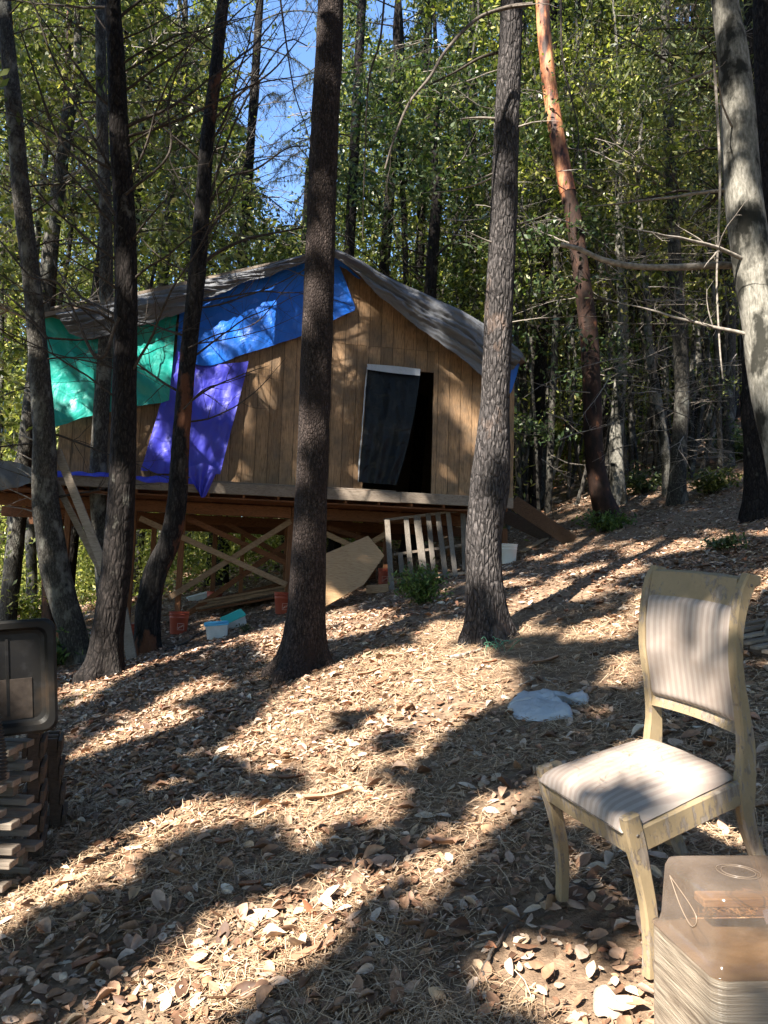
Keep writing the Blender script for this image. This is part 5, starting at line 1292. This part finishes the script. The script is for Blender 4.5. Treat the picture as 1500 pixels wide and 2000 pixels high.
bigbranch(char_t, [(1040, 8), (990, 15), (930, 38), (870, 100), (840, 150), (800, 200), (770, 270), (752, 330)], [6.8, 6.8, 6.7, 6.5, 6.4, 6.3, 6.2, 6.2], .020, 'twig_mid', 40, 5, 11)
bigbranch(char_t, [(985, 100), (940, 112), (890, 140), (838, 166)], 7.4, .018, 'twig_dark', 20, 1, 12)
bigbranch(char_t, [(975, 232), (935, 230), (900, 232)], 7.3, .015, 'twig_grey', 14, 1, 13)
bigbranch(char_t, [(972, 335), (935, 350), (925, 355)], 7.3, .012, 'twig_grey', 10, 0, 14)
bigbranch(char_t, [(1012, 440), (1025, 470), (1038, 540), (1030, 600)], 7.6, .010, 'twig_dark', 20, 3, 15)
bigbranch(md, [(1095, 0), (1100, 120), (1130, 260), (1118, 330)], md[1][0][1] - 3, .02, 'twig_dark', 24, 5, 16)
# the long broken branch lying across, resting on the pale right trunk
V, F = tube(catmull([at_y(px, py, 5.9) for px, py in ((1095, 478), (1130, 486), (1180, 508), (1240, 520), (1320, 522), (1400, 518), (1450, 520))], 40), np.linspace(.018, .030, 40) * (1 + .15 * fbm(np.arange(40) * .6, 0, 0, 4, 3)), 10)
c = V.mean(0); o = link('broken_branch', mkmesh('broken_branch', V - c, F, M['twig_grey'], True)); o.location = tuple(c); tag(o, 'long broken pale branch caught horizontally against the right trunk', 'branch')
V, F = tube(catmull([at_y(px, py, 5.6) for px, py in ((1395, 120), (1406, 330), (1402, 480), (1400, 560), (1406, 680), (1412, 740))], 40), np.linspace(.012, .006, 40), 7)
c = V.mean(0); o = link('hanging_branch', mkmesh('hanging_branch', V - c, F, M['twig_grey'], True)); o.location = tuple(c); tag(o, 'thin dead branch hanging vertically beside the pale right trunk', 'branch')
for pts, lb, Y in (([(752, -20), (742, 80), (720, 160), (712, 320), (708, 470)], 'long thin dark branch hanging from above right of the straight trunk', 6.6),
                   ([(545, -20), (560, 90), (575, 180), (598, 250), (612, 300)], 'dark twig drooping through the sky gap left of the straight trunk', 7.0)):
    V, F = tube(catmull([at_y(px, py, Y) for px, py in pts], 40), np.linspace(.012, .004, 40), 6); out = [(V, F)]; g = np.random.default_rng(5); P = catmull([at_y(px, py, Y) for px, py in pts], 40)
    for k in range(9): i = int(g.integers(4, 38)); dead_branch(P[i], norm(g.normal(0, 1, 3) + [0, 0, -.6]), g.uniform(.2, .5), .004, g, 2, -.3, out)
    V, F = tubes(out); c = V.mean(0); o = link('hanging_branch', mkmesh('hanging_branch', V - c, F, M['twig_dark'], True)); o.location = tuple(c); tag(o, lb, 'branch')

# fine tangle of dead twigs in the mid distance (nobody could count)
out = []; g = np.random.default_rng(77)
for k in range(560):
    px = g.uniform(760, 1490) if k % 3 else g.uniform(0, 600); py = g.uniform(80, 900) if px > 760 else g.uniform(40, 560); Y = g.uniform(12, 22)
    p = at_y(px, py, Y)
    if p[2] < ground(p[0], p[1]) + .3: continue
    if not clear_of_cabin(p[None])[0] or (px < 1010 and py > 480): continue
    dead_branch(p, norm((g.normal(0, 1), g.normal(0, .5), g.uniform(-.3, .3))), g.uniform(.8, 2.2), .012, g, 1, -.2, out)
V, F = tubes(out); tag(link('dead_twigs', mkmesh('dead_twigs', V, F, M['twig_grey'], True)), 'tangle of pale bare twigs among the trees', 'twigs', kind='stuff')

# ------------------------------------------------------------------ shrubs and undergrowth
def shrub(label, px, py, R_, H, n, per, size, mt, seed, name='shrub', dY=0):
    P = on_ground(px, py); r = np.random.default_rng(seed); t = thing(name, label, 'shrub', P); out = []; C = []
    for k in range(n):
        a = r.uniform(0, 2 * pi); rr = R_ * sqrt(r.uniform(.05, 1)); tip = P + np.array([rr * cos(a), rr * sin(a), H * r.uniform(.35, 1) * (1.1 - .5 * rr / R_)]); mid_ = (P + tip) / 2 + [0, 0, .05]
        path = catmull([P + [0, 0, -.02], mid_, tip], 7); out.append(tube(path, np.linspace(.005, .002, 7), 4))
        for q in path[2:]: C.append(q)
    V, F = tubes(out); wpart('stems', V, F, M['twig_dark'], t, True)
    P_, D, B, s, asp = leafcloud(np.array(C), per, np.array([.045, .045, .04]) * (H / .4) ** .5, size, r, .45, .8); V, F = leafmesh(P_, D, B, s, asp); wpart('foliage', V, F, M[mt], t)
shrub('leafy green shrub in front of the leaning pallet', 822, 1180, .36, .62, 46, 7, .07, 'leaf_shrub', 5)
shrub('low bush at the foot of the madrone', 1180, 1040, .55, .45, 26, 6, .09, 'leaf_shrub', 6)
shrub('grey-green bush on the slope right of the madrone', 1255, 965, .6, .8, 26, 6, .12, 'leaf_blue', 7)
shrub('broad-leaved bush below the pale right trunk', 1460, 900, .9, 1.3, 34, 6, .14, 'leaf_blue', 8)
shrub('low leafy sprig on the path right of the dark trunks', 1412, 1075, .3, .25, 14, 5, .07, 'leaf_blue', 9)
shrub('bush on the slope left of the thick right edge trunk', 1390, 965, .7, .7, 26, 6, .12, 'leaf_tanoak', 10)
shrub('green undergrowth bush beside the black tote', 100, 1305, .5, .75, 36, 7, .09, 'leaf_shrub', 11)
shrub('small dark sapling by the storage bins', 478, 1238, .12, .14, 8, 4, .04, 'leaf_dark', 12)
shrub('bush at the foot of the leaning grey trunk', 1100, 900, 1.1, 1.1, 30, 6, .14, 'leaf_lime', 13)
shrub('leafy sapling in the left gap below the deck', 60, 1240, 1.0, 1.6, 36, 7, .12, 'leaf_lime', 14)
shrub('second leafy sapling behind the leftmost pale trunk', 160, 1180, 1.0, 1.9, 36, 7, .13, 'leaf_lime', 15)
out = []; g = np.random.default_rng(9)
for k in range(26):
    p = on_ground(960 + g.uniform(-18, 35), 1262 + g.uniform(-12, 14)); d = norm((g.normal(0, 1), g.normal(0, .5), .9)); L = g.uniform(.06, .2)
    P = catmull([p - [0, 0, .01], p + d * L * .6, p + d * L + [0, 0, -.06 * g.uniform(0, 1.5)]], 8); out.append(tube(P, .0028, 4))
V, F = tubes(out); c = V.mean(0); o = link('rope_tuft', mkmesh('rope_tuft', V - c, F, M['rope_green'], True)); o.location = tuple(c); tag(o, 'frayed pale green tuft at the foot of the charred trunk', 'grass tuft', kind='stuff')
for (q, w_, n_, mt_) in (((740, 1278), .35, 260, 'leaf_shrub'), ((150, 1368), .4, 320, 'leaf_lime')):
    P = on_ground(*q); r = np.random.default_rng(int(q[0])); C = np.c_[P[0] + r.normal(0, w_ * .4, n_), P[1] + r.normal(0, w_ * .4, n_)]; C = np.c_[C, ground(C[:, 0], C[:, 1]) + .012]
    P_, D, B, s, a_ = leafcloud(C, 1, np.array([.001, .001, .004]), .035, r, .12, 0, -2.5); V, F = leafmesh(P_, D, B, s, a_)
    tag(link('grass', mkmesh('grass', V, F, M[mt_])), 'thin green grass patch among fallen leaves', 'grass', kind='stuff')

# undergrowth and far forest
g = np.random.default_rng(31)
n = 3400; Y = g.uniform(15, 34, n); X = g.uniform(-.62, .62, n) * Y; Z = ground(X, Y) + np.abs(g.normal(0, 2.2, n)) + .2
keep = (noise(X * .35, Y * .35, 0, 6) > -.15) & ~((X > .13 * Y) & (Y < 22.5))
C = np.stack([X, Y, Z], 1)[keep]
leaves('undergrowth', leafcloud(C, 50, np.array([.5, .5, .3]), .14, g, .4), M['leaf_lime'], None, False, 'stuff', 'green undergrowth between the trunks on the slope')
bpy.data.objects['undergrowth']['category'] = 'undergrowth'
def far_layer(nm, lb, y0, y1, nC, per, size, spread, mt, seed, top):
    g = np.random.default_rng(seed); Y = g.uniform(y0, y1, nC); X = g.uniform(-.66, .66, nC) * Y; gz = ground(X, Y)
    Z = gz + g.uniform(0, 1, nC) * top * (1 + .25 * noise(X * .15, Y * .15, 0, 4)); k = noise(X * .22, Z * .22, Y * .22, seed) > -.42
    C = np.stack([X, Y, Z], 1)[k]; o = leaves(nm, leafcloud(C, per, np.array(spread), size, g, .45), M[mt], None, True, 'stuff', lb); o['category'] = 'forest'
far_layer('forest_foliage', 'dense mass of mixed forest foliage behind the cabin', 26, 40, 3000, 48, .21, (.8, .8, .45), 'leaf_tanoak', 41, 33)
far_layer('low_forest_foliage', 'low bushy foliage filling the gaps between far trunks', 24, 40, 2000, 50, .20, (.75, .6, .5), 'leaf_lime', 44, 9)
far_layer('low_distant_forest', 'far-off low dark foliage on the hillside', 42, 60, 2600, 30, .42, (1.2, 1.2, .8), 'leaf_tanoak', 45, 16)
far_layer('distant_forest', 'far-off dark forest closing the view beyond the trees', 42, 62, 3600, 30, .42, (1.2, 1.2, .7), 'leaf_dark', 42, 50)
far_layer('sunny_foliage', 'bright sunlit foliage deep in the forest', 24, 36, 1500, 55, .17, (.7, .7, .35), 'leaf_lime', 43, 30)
# bare background stems (uncountable thicket)
out = []; g = np.random.default_rng(51)
for k in range(210):
    Y = g.uniform(17, 42); X = g.uniform(-.6, .6) * Y if k % 3 == 0 else g.uniform(.12, .6) * Y; z = float(ground(X, Y)); r = g.uniform(.03, .10); P = np.array([X, Y, z - .2]); pts = [P]
    for j in range(5): P = P + np.array([g.normal(0, .45), g.normal(0, .3), 3.4]); pts.append(P)
    c_ = np.array(pts)
    if not clear_of_cabin(c_).all(): continue
    q = proj(c_[-2:][:, :]); 
    if ((q[:, 0] > 470) & (q[:, 0] < 630)).any(): continue
    out.append(tube(catmull(c_, 14), np.linspace(r, r * .4, 14), 7))
V, F = tubes(out); tag(link('thicket_stems', mkmesh('thicket_stems', V, F, M['bark_grey'], True)), 'many thin grey stems deep in the forest', 'stems', kind='stuff')

# ------------------------------------------------------------------ shade canopy: unseen trees whose leaves are placed to shape the sunlight
S = -LD
BRIGHT = [  # photo-pixel polygons of the ground that the sun reaches
 [(180, 2010), (280, 1900), (400, 1810), (540, 1735), (690, 1690), (765, 1690), (650, 1830), (540, 1930), (450, 2010)],
 [(430, 1480), (520, 1390), (640, 1310), (760, 1270), (900, 1262), (985, 1290), (1000, 1350), (880, 1410), (820, 1480), (700, 1500), (560, 1500)],
 [(100, 1370), (200, 1320), (330, 1290), (420, 1262), (400, 1300), (250, 1350), (120, 1395)],
 [(50, 1480), (180, 1425), (330, 1385), (420, 1390), (260, 1440), (90, 1500)],
 [(985, 1190), (1080, 1140), (1240, 1080), (1250, 1110), (1120, 1200), (1010, 1245)],
 [(1080, 1230), (1200, 1150), (1260, 1180), (1240, 1230), (1120, 1260)],
 [(520, 1560), (700, 1520), (860, 1540), (780, 1620), (640, 1660), (560, 1640)],
 [(800, 1700), (900, 1640), (960, 1660), (880, 1740), (800, 1780)],
 [(100, 1720), (200, 1660), (240, 1690), (170, 1740)], [(880, 1560), (1020, 1500), (1060, 1530), (940, 1600)],
 [(500, 1240), (600, 1200), (760, 1190), (760, 1230), (640, 1260), (540, 1290)], [(770, 1215), (900, 1180), (925, 1240), (840, 1262)],
 [(1130, 1690), (1180, 1640), (1210, 1690), (1170, 1740)], [(1020, 1060), (1180, 1060), (1500, 1030), (1500, 1050), (1200, 1090), (1040, 1100)],
 [(1180, 1300), (1240, 1280), (1250, 1330), (1200, 1340)], [(900, 1880), (1100, 1850), (1180, 1900), (1000, 1970)], [(430, 1250), (500, 1215), (520, 1240), (450, 1275)],
 [(250, 1560), (330, 1520), (380, 1540), (300, 1590)], [(1300, 1180), (1500, 1120), (1500, 1150), (1320, 1220)],
]
def inpoly(x, y, poly):
    c = np.zeros(len(x), bool); n = len(poly)
    for i in range(n):
        x1, y1 = poly[i]; x2, y2 = poly[(i + 1) % n]
        t = ((y1 > y) != (y2 > y)) & (x < (x2 - x1) * (y - y1) / (y2 - y1 + 1e-9) + x1); c ^= t
    return c
SPOTS = []                                                   # places above the ground that the sun reaches: (centre, radius)
def cl(p): return CR @ np.array(p) + CO
for p, r in (((-.02, .22, .48), .13), ((.12, .30, .48), .10), ((.05, .40, .47), .07), ((-.1, .12, .48), .07), ((.03, .50, .74), .07), ((-.14, .5, .90), .04), ((.1, .5, .66), .05), ((.12, .52, .90), .06), ((.22, .46, .40), .05), ((.24, .2, .40), .07), ((-.22, .5, .85), .05)): SPOTS.append((cl(p), r))
for p, r in ((Nn_ + ux * .15 - EZ * .25, .10), (Nn_ + ux * .2 - EZ * .42, .12), (Nn_ - EZ * .05 + uy * .03, .09), (Nn_ + uy * .12 - EZ * .02, .07), (Lf - EZ * .03 + uy * .05, .07)): SPOTS.append((p, r))
g = np.random.default_rng(61)
for k in range(75):                                         # dapples over wall and tarps
    a_ = g.uniform(aL - .2, aR + .1); c_ = g.uniform(0.05, roof_c(a_) + .25); r = g.uniform(.04, .13)
    pz = c_ / max(.5, roof_c(a_)); 
    if g.uniform() < .25 + .75 * pz: SPOTS.append((cab(a_, WB - .1, c_), r))
for (px, py, r) in ((120, 760, .3), (300, 700, .28), (170, 820, .2), (250, 640, .12), (440, 640, .3), (530, 600, .28), (610, 560, .22), (420, 690, .22), (400, 770, .22), (440, 760, .2), (300, 850, .2), (330, 890, .15), (400, 880, .18), (215, 880, .25), (240, 900, .2),
                    (690, 560, .13), (660, 700, .16), (660, 790, .14), (540, 690, .18), (500, 740, .15), (690, 640, .1), (870, 700, .16), (880, 780, .14), (860, 900, .13), (910, 850, .12), (680, 900, .12), (560, 880, .12), (610, 720, .1),
                    (420, 560, .18), (300, 600, .16), (180, 620, .16), (820, 600, .16), (880, 650, .16), (720, 530, .12), (540, 530, .12), (760, 580, .12), (790, 790, .07)):
    a_, c_ = cpx(px, py, WB - .12); SPOTS.append((cab(a_, WB - .12, c_), r * (.95 if px < 600 and py < 840 else .72)))
for (px, py) in ((430, 940), (540, 950), (700, 958), (840, 970), (290, 935), (450, 1090), (520, 1040), (520, 1130), (680, 1090), (650, 1150), (770, 1060), (815, 1080), (850, 1100), (700, 1005)): SPOTS.append((cab(*((lambda q: (q[0], .2, q[1]))(cpx(px, py, .2)))), .13))
for tr, rows in ((main_t, [(60, .12), (640, .13), (860, .13), (950, .13), (1050, .1), (1150, .08), (500, .08)]), (char_t, [(110, .1), (190, .1), (560, .13), (620, .12), (700, .1), (930, .13), (1000, .15), (1080, .14), (1150, .12)]),
                 (t1, [(960, .15), (1040, .12), (1100, .14), (1180, .12), (1240, .1), (800, .08), (560, .08)]), (t2, [(1290, .1), (1200, .07), (700, .06), (380, .08)]), (t3, [(950, .1), (1050, .12), (850, .08)]), (t4, [(1130, .06), (1030, .08)]),
                 (md, [(20, .3), (120, .25), (230, .35), (380, .25), (450, .3), (540, .25), (640, .12), (960, .15)]),
                 (pr, [(60, .1), (220, .12), (400, .14), (560, .2), (640, .18), (700, .2), (320, .1)])):
    q = proj(tr[1])
    for yy, r in rows:
        i = int(np.nanargmin(np.abs(q[:, 1] - yy))); SPOTS.append((tr[1][i] + S * tr[2][i] * .9 - RT * tr[2][i] * .5, r * 1.1))
SPOTS.append((tc + tX * .3 + tZ * .1, .12)); SPOTS.append((np.array([PB[0] - .15, py0 - .1, pz0 + .62]), .09)); SPOTS.append((np.array([PB[0] - .1, py0 - .1, pz0 + .2]), .05))
SPC = np.array([s[0] for s in SPOTS]); SPR = np.array([s[1] for s in SPOTS])
def landing(P):
    """where the sun line through P meets the slope"""
    t = (P[:, 2] - (0.23 * P[:, 0] + 0.135 * P[:, 1])) / (-LD[2] + 0.23 * LD[0] + 0.135 * LD[1]); return P + LD * t[:, None]
def shades_lit(P, pad=0.0):
    G = landing(P); q = proj(G); x = np.nan_to_num(q[:, 0], nan=-999); y = np.nan_to_num(q[:, 1], nan=-999)
    jx = 14 * noise(G[:, 0] * 3, G[:, 1] * 3, 0, 4); jy = 12 * noise(G[:, 0] * 3, G[:, 1] * 3, 0, 8)
    bad = np.zeros(len(P), bool)
    blot = fbm(G[:, 0] * 1.5 - G[:, 1] * .5, G[:, 1] * .9, 0, 27, 3) > np.where(y > 1660, -.5, -.22)
    for ox_, oy_ in ((0, 0), (.08, 0), (-.08, 0), (0, .09), (0, -.09)):
        q2 = proj(G + np.array([ox_, oy_, .23 * ox_ + .135 * oy_])); x = np.nan_to_num(q2[:, 0], nan=-999); y = np.nan_to_num(q2[:, 1], nan=-999)
        for poly in BRIGHT: bad |= inpoly(x + jx, y + jy, poly) & blot
    # small flecks everywhere
    fl = fbm(G[:, 0] * 1.6, G[:, 1] * 1.6, 0, 17, 3); bad |= fl > .33
    for c0 in range(0, len(P), 4000):
        Q = P[c0:c0 + 4000]; d = SPC[None] - Q[:, None]; al = d @ LD; dd = np.sqrt(np.maximum((d * d).sum(-1) - al ** 2, 0))
        w = 1 + .5 * noise(Q[:, 0] * 5, Q[:, 1] * 5, Q[:, 2] * 5, 3)[:, None]
        bad[c0:c0 + 4000] |= ((dd < (SPR[None] + pad) * w) & (al > 0)).any(1)
    return bad
g = np.random.default_rng(91)
def canopy(nC, per, size, spread, keep_far=.0):
    # targets: points on the slope / at cabin height, lifted along the sun line to the height of the crowns
    ty = g.uniform(-1.5, 15.5, nC); tx = g.uniform(-7.5, 8.5, nC); th = np.where(g.uniform(0, 1, nC) < .45, g.uniform(0, 6.5, nC) * (ty > 6.5), 0)
    T = np.stack([tx, ty, ground(tx, ty) + th], 1); lift = np.maximum(8, (ty + 1.2) / (-S[1])) + g.uniform(0, 7, nC); C = T + S[None] * lift[:, None]
    return leafcloud(C, per, np.array(spread), size, g, .55, .6)
near_ = canopy(8000, 16, .245, (.36, .36, .26))
k1 = ~shades_lit(near_[0], .04)
e_a = norm(np.cross(LD, EZ)); e_b = np.cross(e_a, LD)
def canopy_far(nC, per, size, spread):  # unseen clumps patterned to shade the background in patches
    ty = g.uniform(9, 38, nC); tx = g.uniform(-.62, .62, nC) * ty; th = g.uniform(0, 1, nC) * (6 + .62 * ty)
    T = np.stack([tx, ty, ground(tx, ty) + th], 1); a_ = T @ e_a; b_ = T @ e_b
    k = (fbm(a_ * .55, b_ * .55, 0, 71, 3) < -.10 + .10 * noise(a_ * 2.2, b_ * 2.2, 0, 9)) | (ty < 13) & (tx < -1.5) & (th > 3)
    q = proj(T); k &= ~((ty < 17) & (q[:, 0] > 90) & (q[:, 0] < 1010) & (q[:, 1] > 480))
    T = T[k]; ty = ty[k]; lift = (ty + 1.2) / (-S[1]) + g.uniform(0, 7, len(ty)); C = T + S[None] * lift[:, None]
    return leafcloud(C, per, np.array(spread), size, g, .55, .6)
far_ = canopy_far(6000, 13, .40, (.5, .5, .4)); k2 = np.ones(len(far_[0]), bool)
for c0 in range(0, len(k2), 4000):                            # keep the marked sunny places on trunks and walls
    Q = far_[0][c0:c0 + 4000]; d = SPC[None] - Q[:, None]; al = d @ LD; dd = np.sqrt(np.maximum((d * d).sum(-1) - al ** 2, 0)); k2[c0:c0 + 4000] = ~((dd < SPR[None] + .05) & (al > 0)).any(1)
wa = g.uniform(aL - .8, aR + 1.0, 5200); wc = g.uniform(-1.4, 3.8, 5200); T = A0 + wa[:, None] * E1 + (WB - .2) * E2 + wc[:, None] * EZ
pat = fbm(wa * 1.1, wc * .8, 0, 83, 3) < .13 + .14 * (wc < .8); T = T[pat]; lift = (T[:, 1] - g.uniform(4.6, 8.6, len(T))) / (-S[1])
wal_ = leafcloud(T + S[None] * lift[:, None], 16, np.array([.16, .16, .12]), .11, g, .42, .6); q = proj(wal_[0])
k3 = ~shades_lit(wal_[0], .0) & ~((q[:, 1] > -25) & (q[:, 0] > -60) & (q[:, 0] < 1560)) & (wal_[0][:, 2] > 6)
tr4 = [main_t, char_t, t2, t4]; hx = np.array([t_[1][-1][0] for t_ in tr4]); wo = np.argmin(np.abs(wal_[0][:, 0][:, None] - hx[None]), 1)
for i, t_ in enumerate(tr4):
    kk = k3 & (wo == i)
    if kk.any():
        V, F = leafmesh(wal_[0][kk], wal_[1][kk], wal_[2][kk], wal_[3][kk], wal_[4]); wpart('crown', V, F, M['leaf_tanoak'], t_[0])  # leaf clumps added above the view to dapple the cabin wall
P, D, Bv, s = [np.concatenate([near_[i][k1], far_[i][k2]]) for i in range(4)]; asp = near_[4]
k = (P[:, 1] < .6) & (P[:, 2] > 4.5)
# unseen leaf clumps added overhead and around to cut the sky light
n = 1500; ox = g.uniform(-15, 17, n); oy = g.uniform(-7, 17, n); oz = 1.63 + np.maximum(np.clip(oy, 0, 99) * .98 + 1.6, 8) + g.uniform(0, 7, n) ** 1.0
n = 750; lx_ = g.uniform(-14, -7.5, n); ly_ = g.uniform(-6, 10, n); lx_ = np.minimum(lx_, -(.70 * ly_ + 1.5)); rx_ = g.uniform(7, 14, n); ry_ = g.uniform(-6, 10, n); rx_ = np.maximum(rx_, .70 * ry_ + 1.5)
bx_ = g.uniform(-14, 14, n); by_ = g.uniform(-16, -7, n)
Cc = np.concatenate([np.stack([ox, oy, oz], 1), np.stack([lx_, ly_, ground(lx_, ly_) + g.uniform(.5, 14, n)], 1), np.stack([rx_, ry_, ground(rx_, ry_) + g.uniform(.5, 14, n)], 1), np.stack([bx_, by_, ground(bx_, by_) + g.uniform(.5, 10, n)], 1)])
ov_ = leafcloud(Cc, 16, np.array([.55, .55, .35]), .30, g, .55, .6); G = landing(ov_[0]); aa_ = ov_[0] @ e_a; bb_ = ov_[0] @ e_b
opn = fbm(aa_ * .55, bb_ * .55, 0, 71, 3) > -.12
dd0 = np.linalg.norm(ov_[0] - CAM, axis=1); q = proj(ov_[0]); inview = (q[:, 0] > -90) & (q[:, 0] < 1590) & (q[:, 1] > -90) & (q[:, 1] < 2100)
k4 = ~shades_lit(ov_[0], .03) & ~(opn & (G[:, 1] > 13)) & (dd0 > 4) & ~inview
k = np.concatenate([k, np.ones(int(k4.sum()), bool)])
P, D, Bv, s = [np.concatenate([(P, D, Bv, s)[i], ov_[i][k4]]) for i in range(4)]
P, D, Bv, s = P[k], D[k], Bv[k], s[k]
trunks = [(-9.5, 3.5, 17), (9.5, 2.5, 19), (8.8, 8.5, 20), (-10.5, 9.5, 20), (-3.2, -5.5, 30), (-7.9, -8.0, 34), (-1.0, -11.5, 38), (-6.8, -14.5, 40), (3.4, -6.5, 34), (-17.5, -9.0, 40), (4.8, -12.0, 40), (-13, -3.6, 36), (0.6, -17, 42)]
TX = np.array([t[:2] for t in trunks]); own = np.argmin(((P[:, None, :2] - TX[None]) ** 2).sum(-1), 1)
names = ['tree just outside the left edge beside the viewer', 'tree just outside the right edge beside the viewer', 'tree outside the right edge level with the cabin', 'tree outside the left edge level with the cabin', 'nearest tall tree behind the viewer', 'tree behind the viewer to the left', 'tall tree behind the viewer, farther back', 'tallest tree far behind the viewer to the left', 'tree behind the viewer to the right', 'outermost tree behind the viewer at left', 'farther tree behind the viewer at right', 'tree beside the viewer beyond the left edge', 'farthest tree behind the viewer']
for i, (x, y, H) in enumerate(trunks):
    z = float(ground(x, y)); t = thing('tanoak_tree', names[i] + ' (unseen, crown shaped to cast dappled shade)', 'tree', (x, y, z)); r = .17
    V, F = tube(catmull([(x, y, z - .3), (x + .1, y, z + H * .3), (x - .1, y + .2, z + H * .7), (x, y, z + H)], 30), np.linspace(r * 1.4, .04, 30), 14); wpart('trunk', V, F, M['bark_grey'], t, True)
    q = own == i
    if q.any():
        V, F = leafmesh3(P[q], D[q], Bv[q], s[q] * 1.18, asp); wpart('crown', V, F, M['leaf_tanoak'], t)  # unseen leaves placed to block sun and sky, shared out by nearest trunk
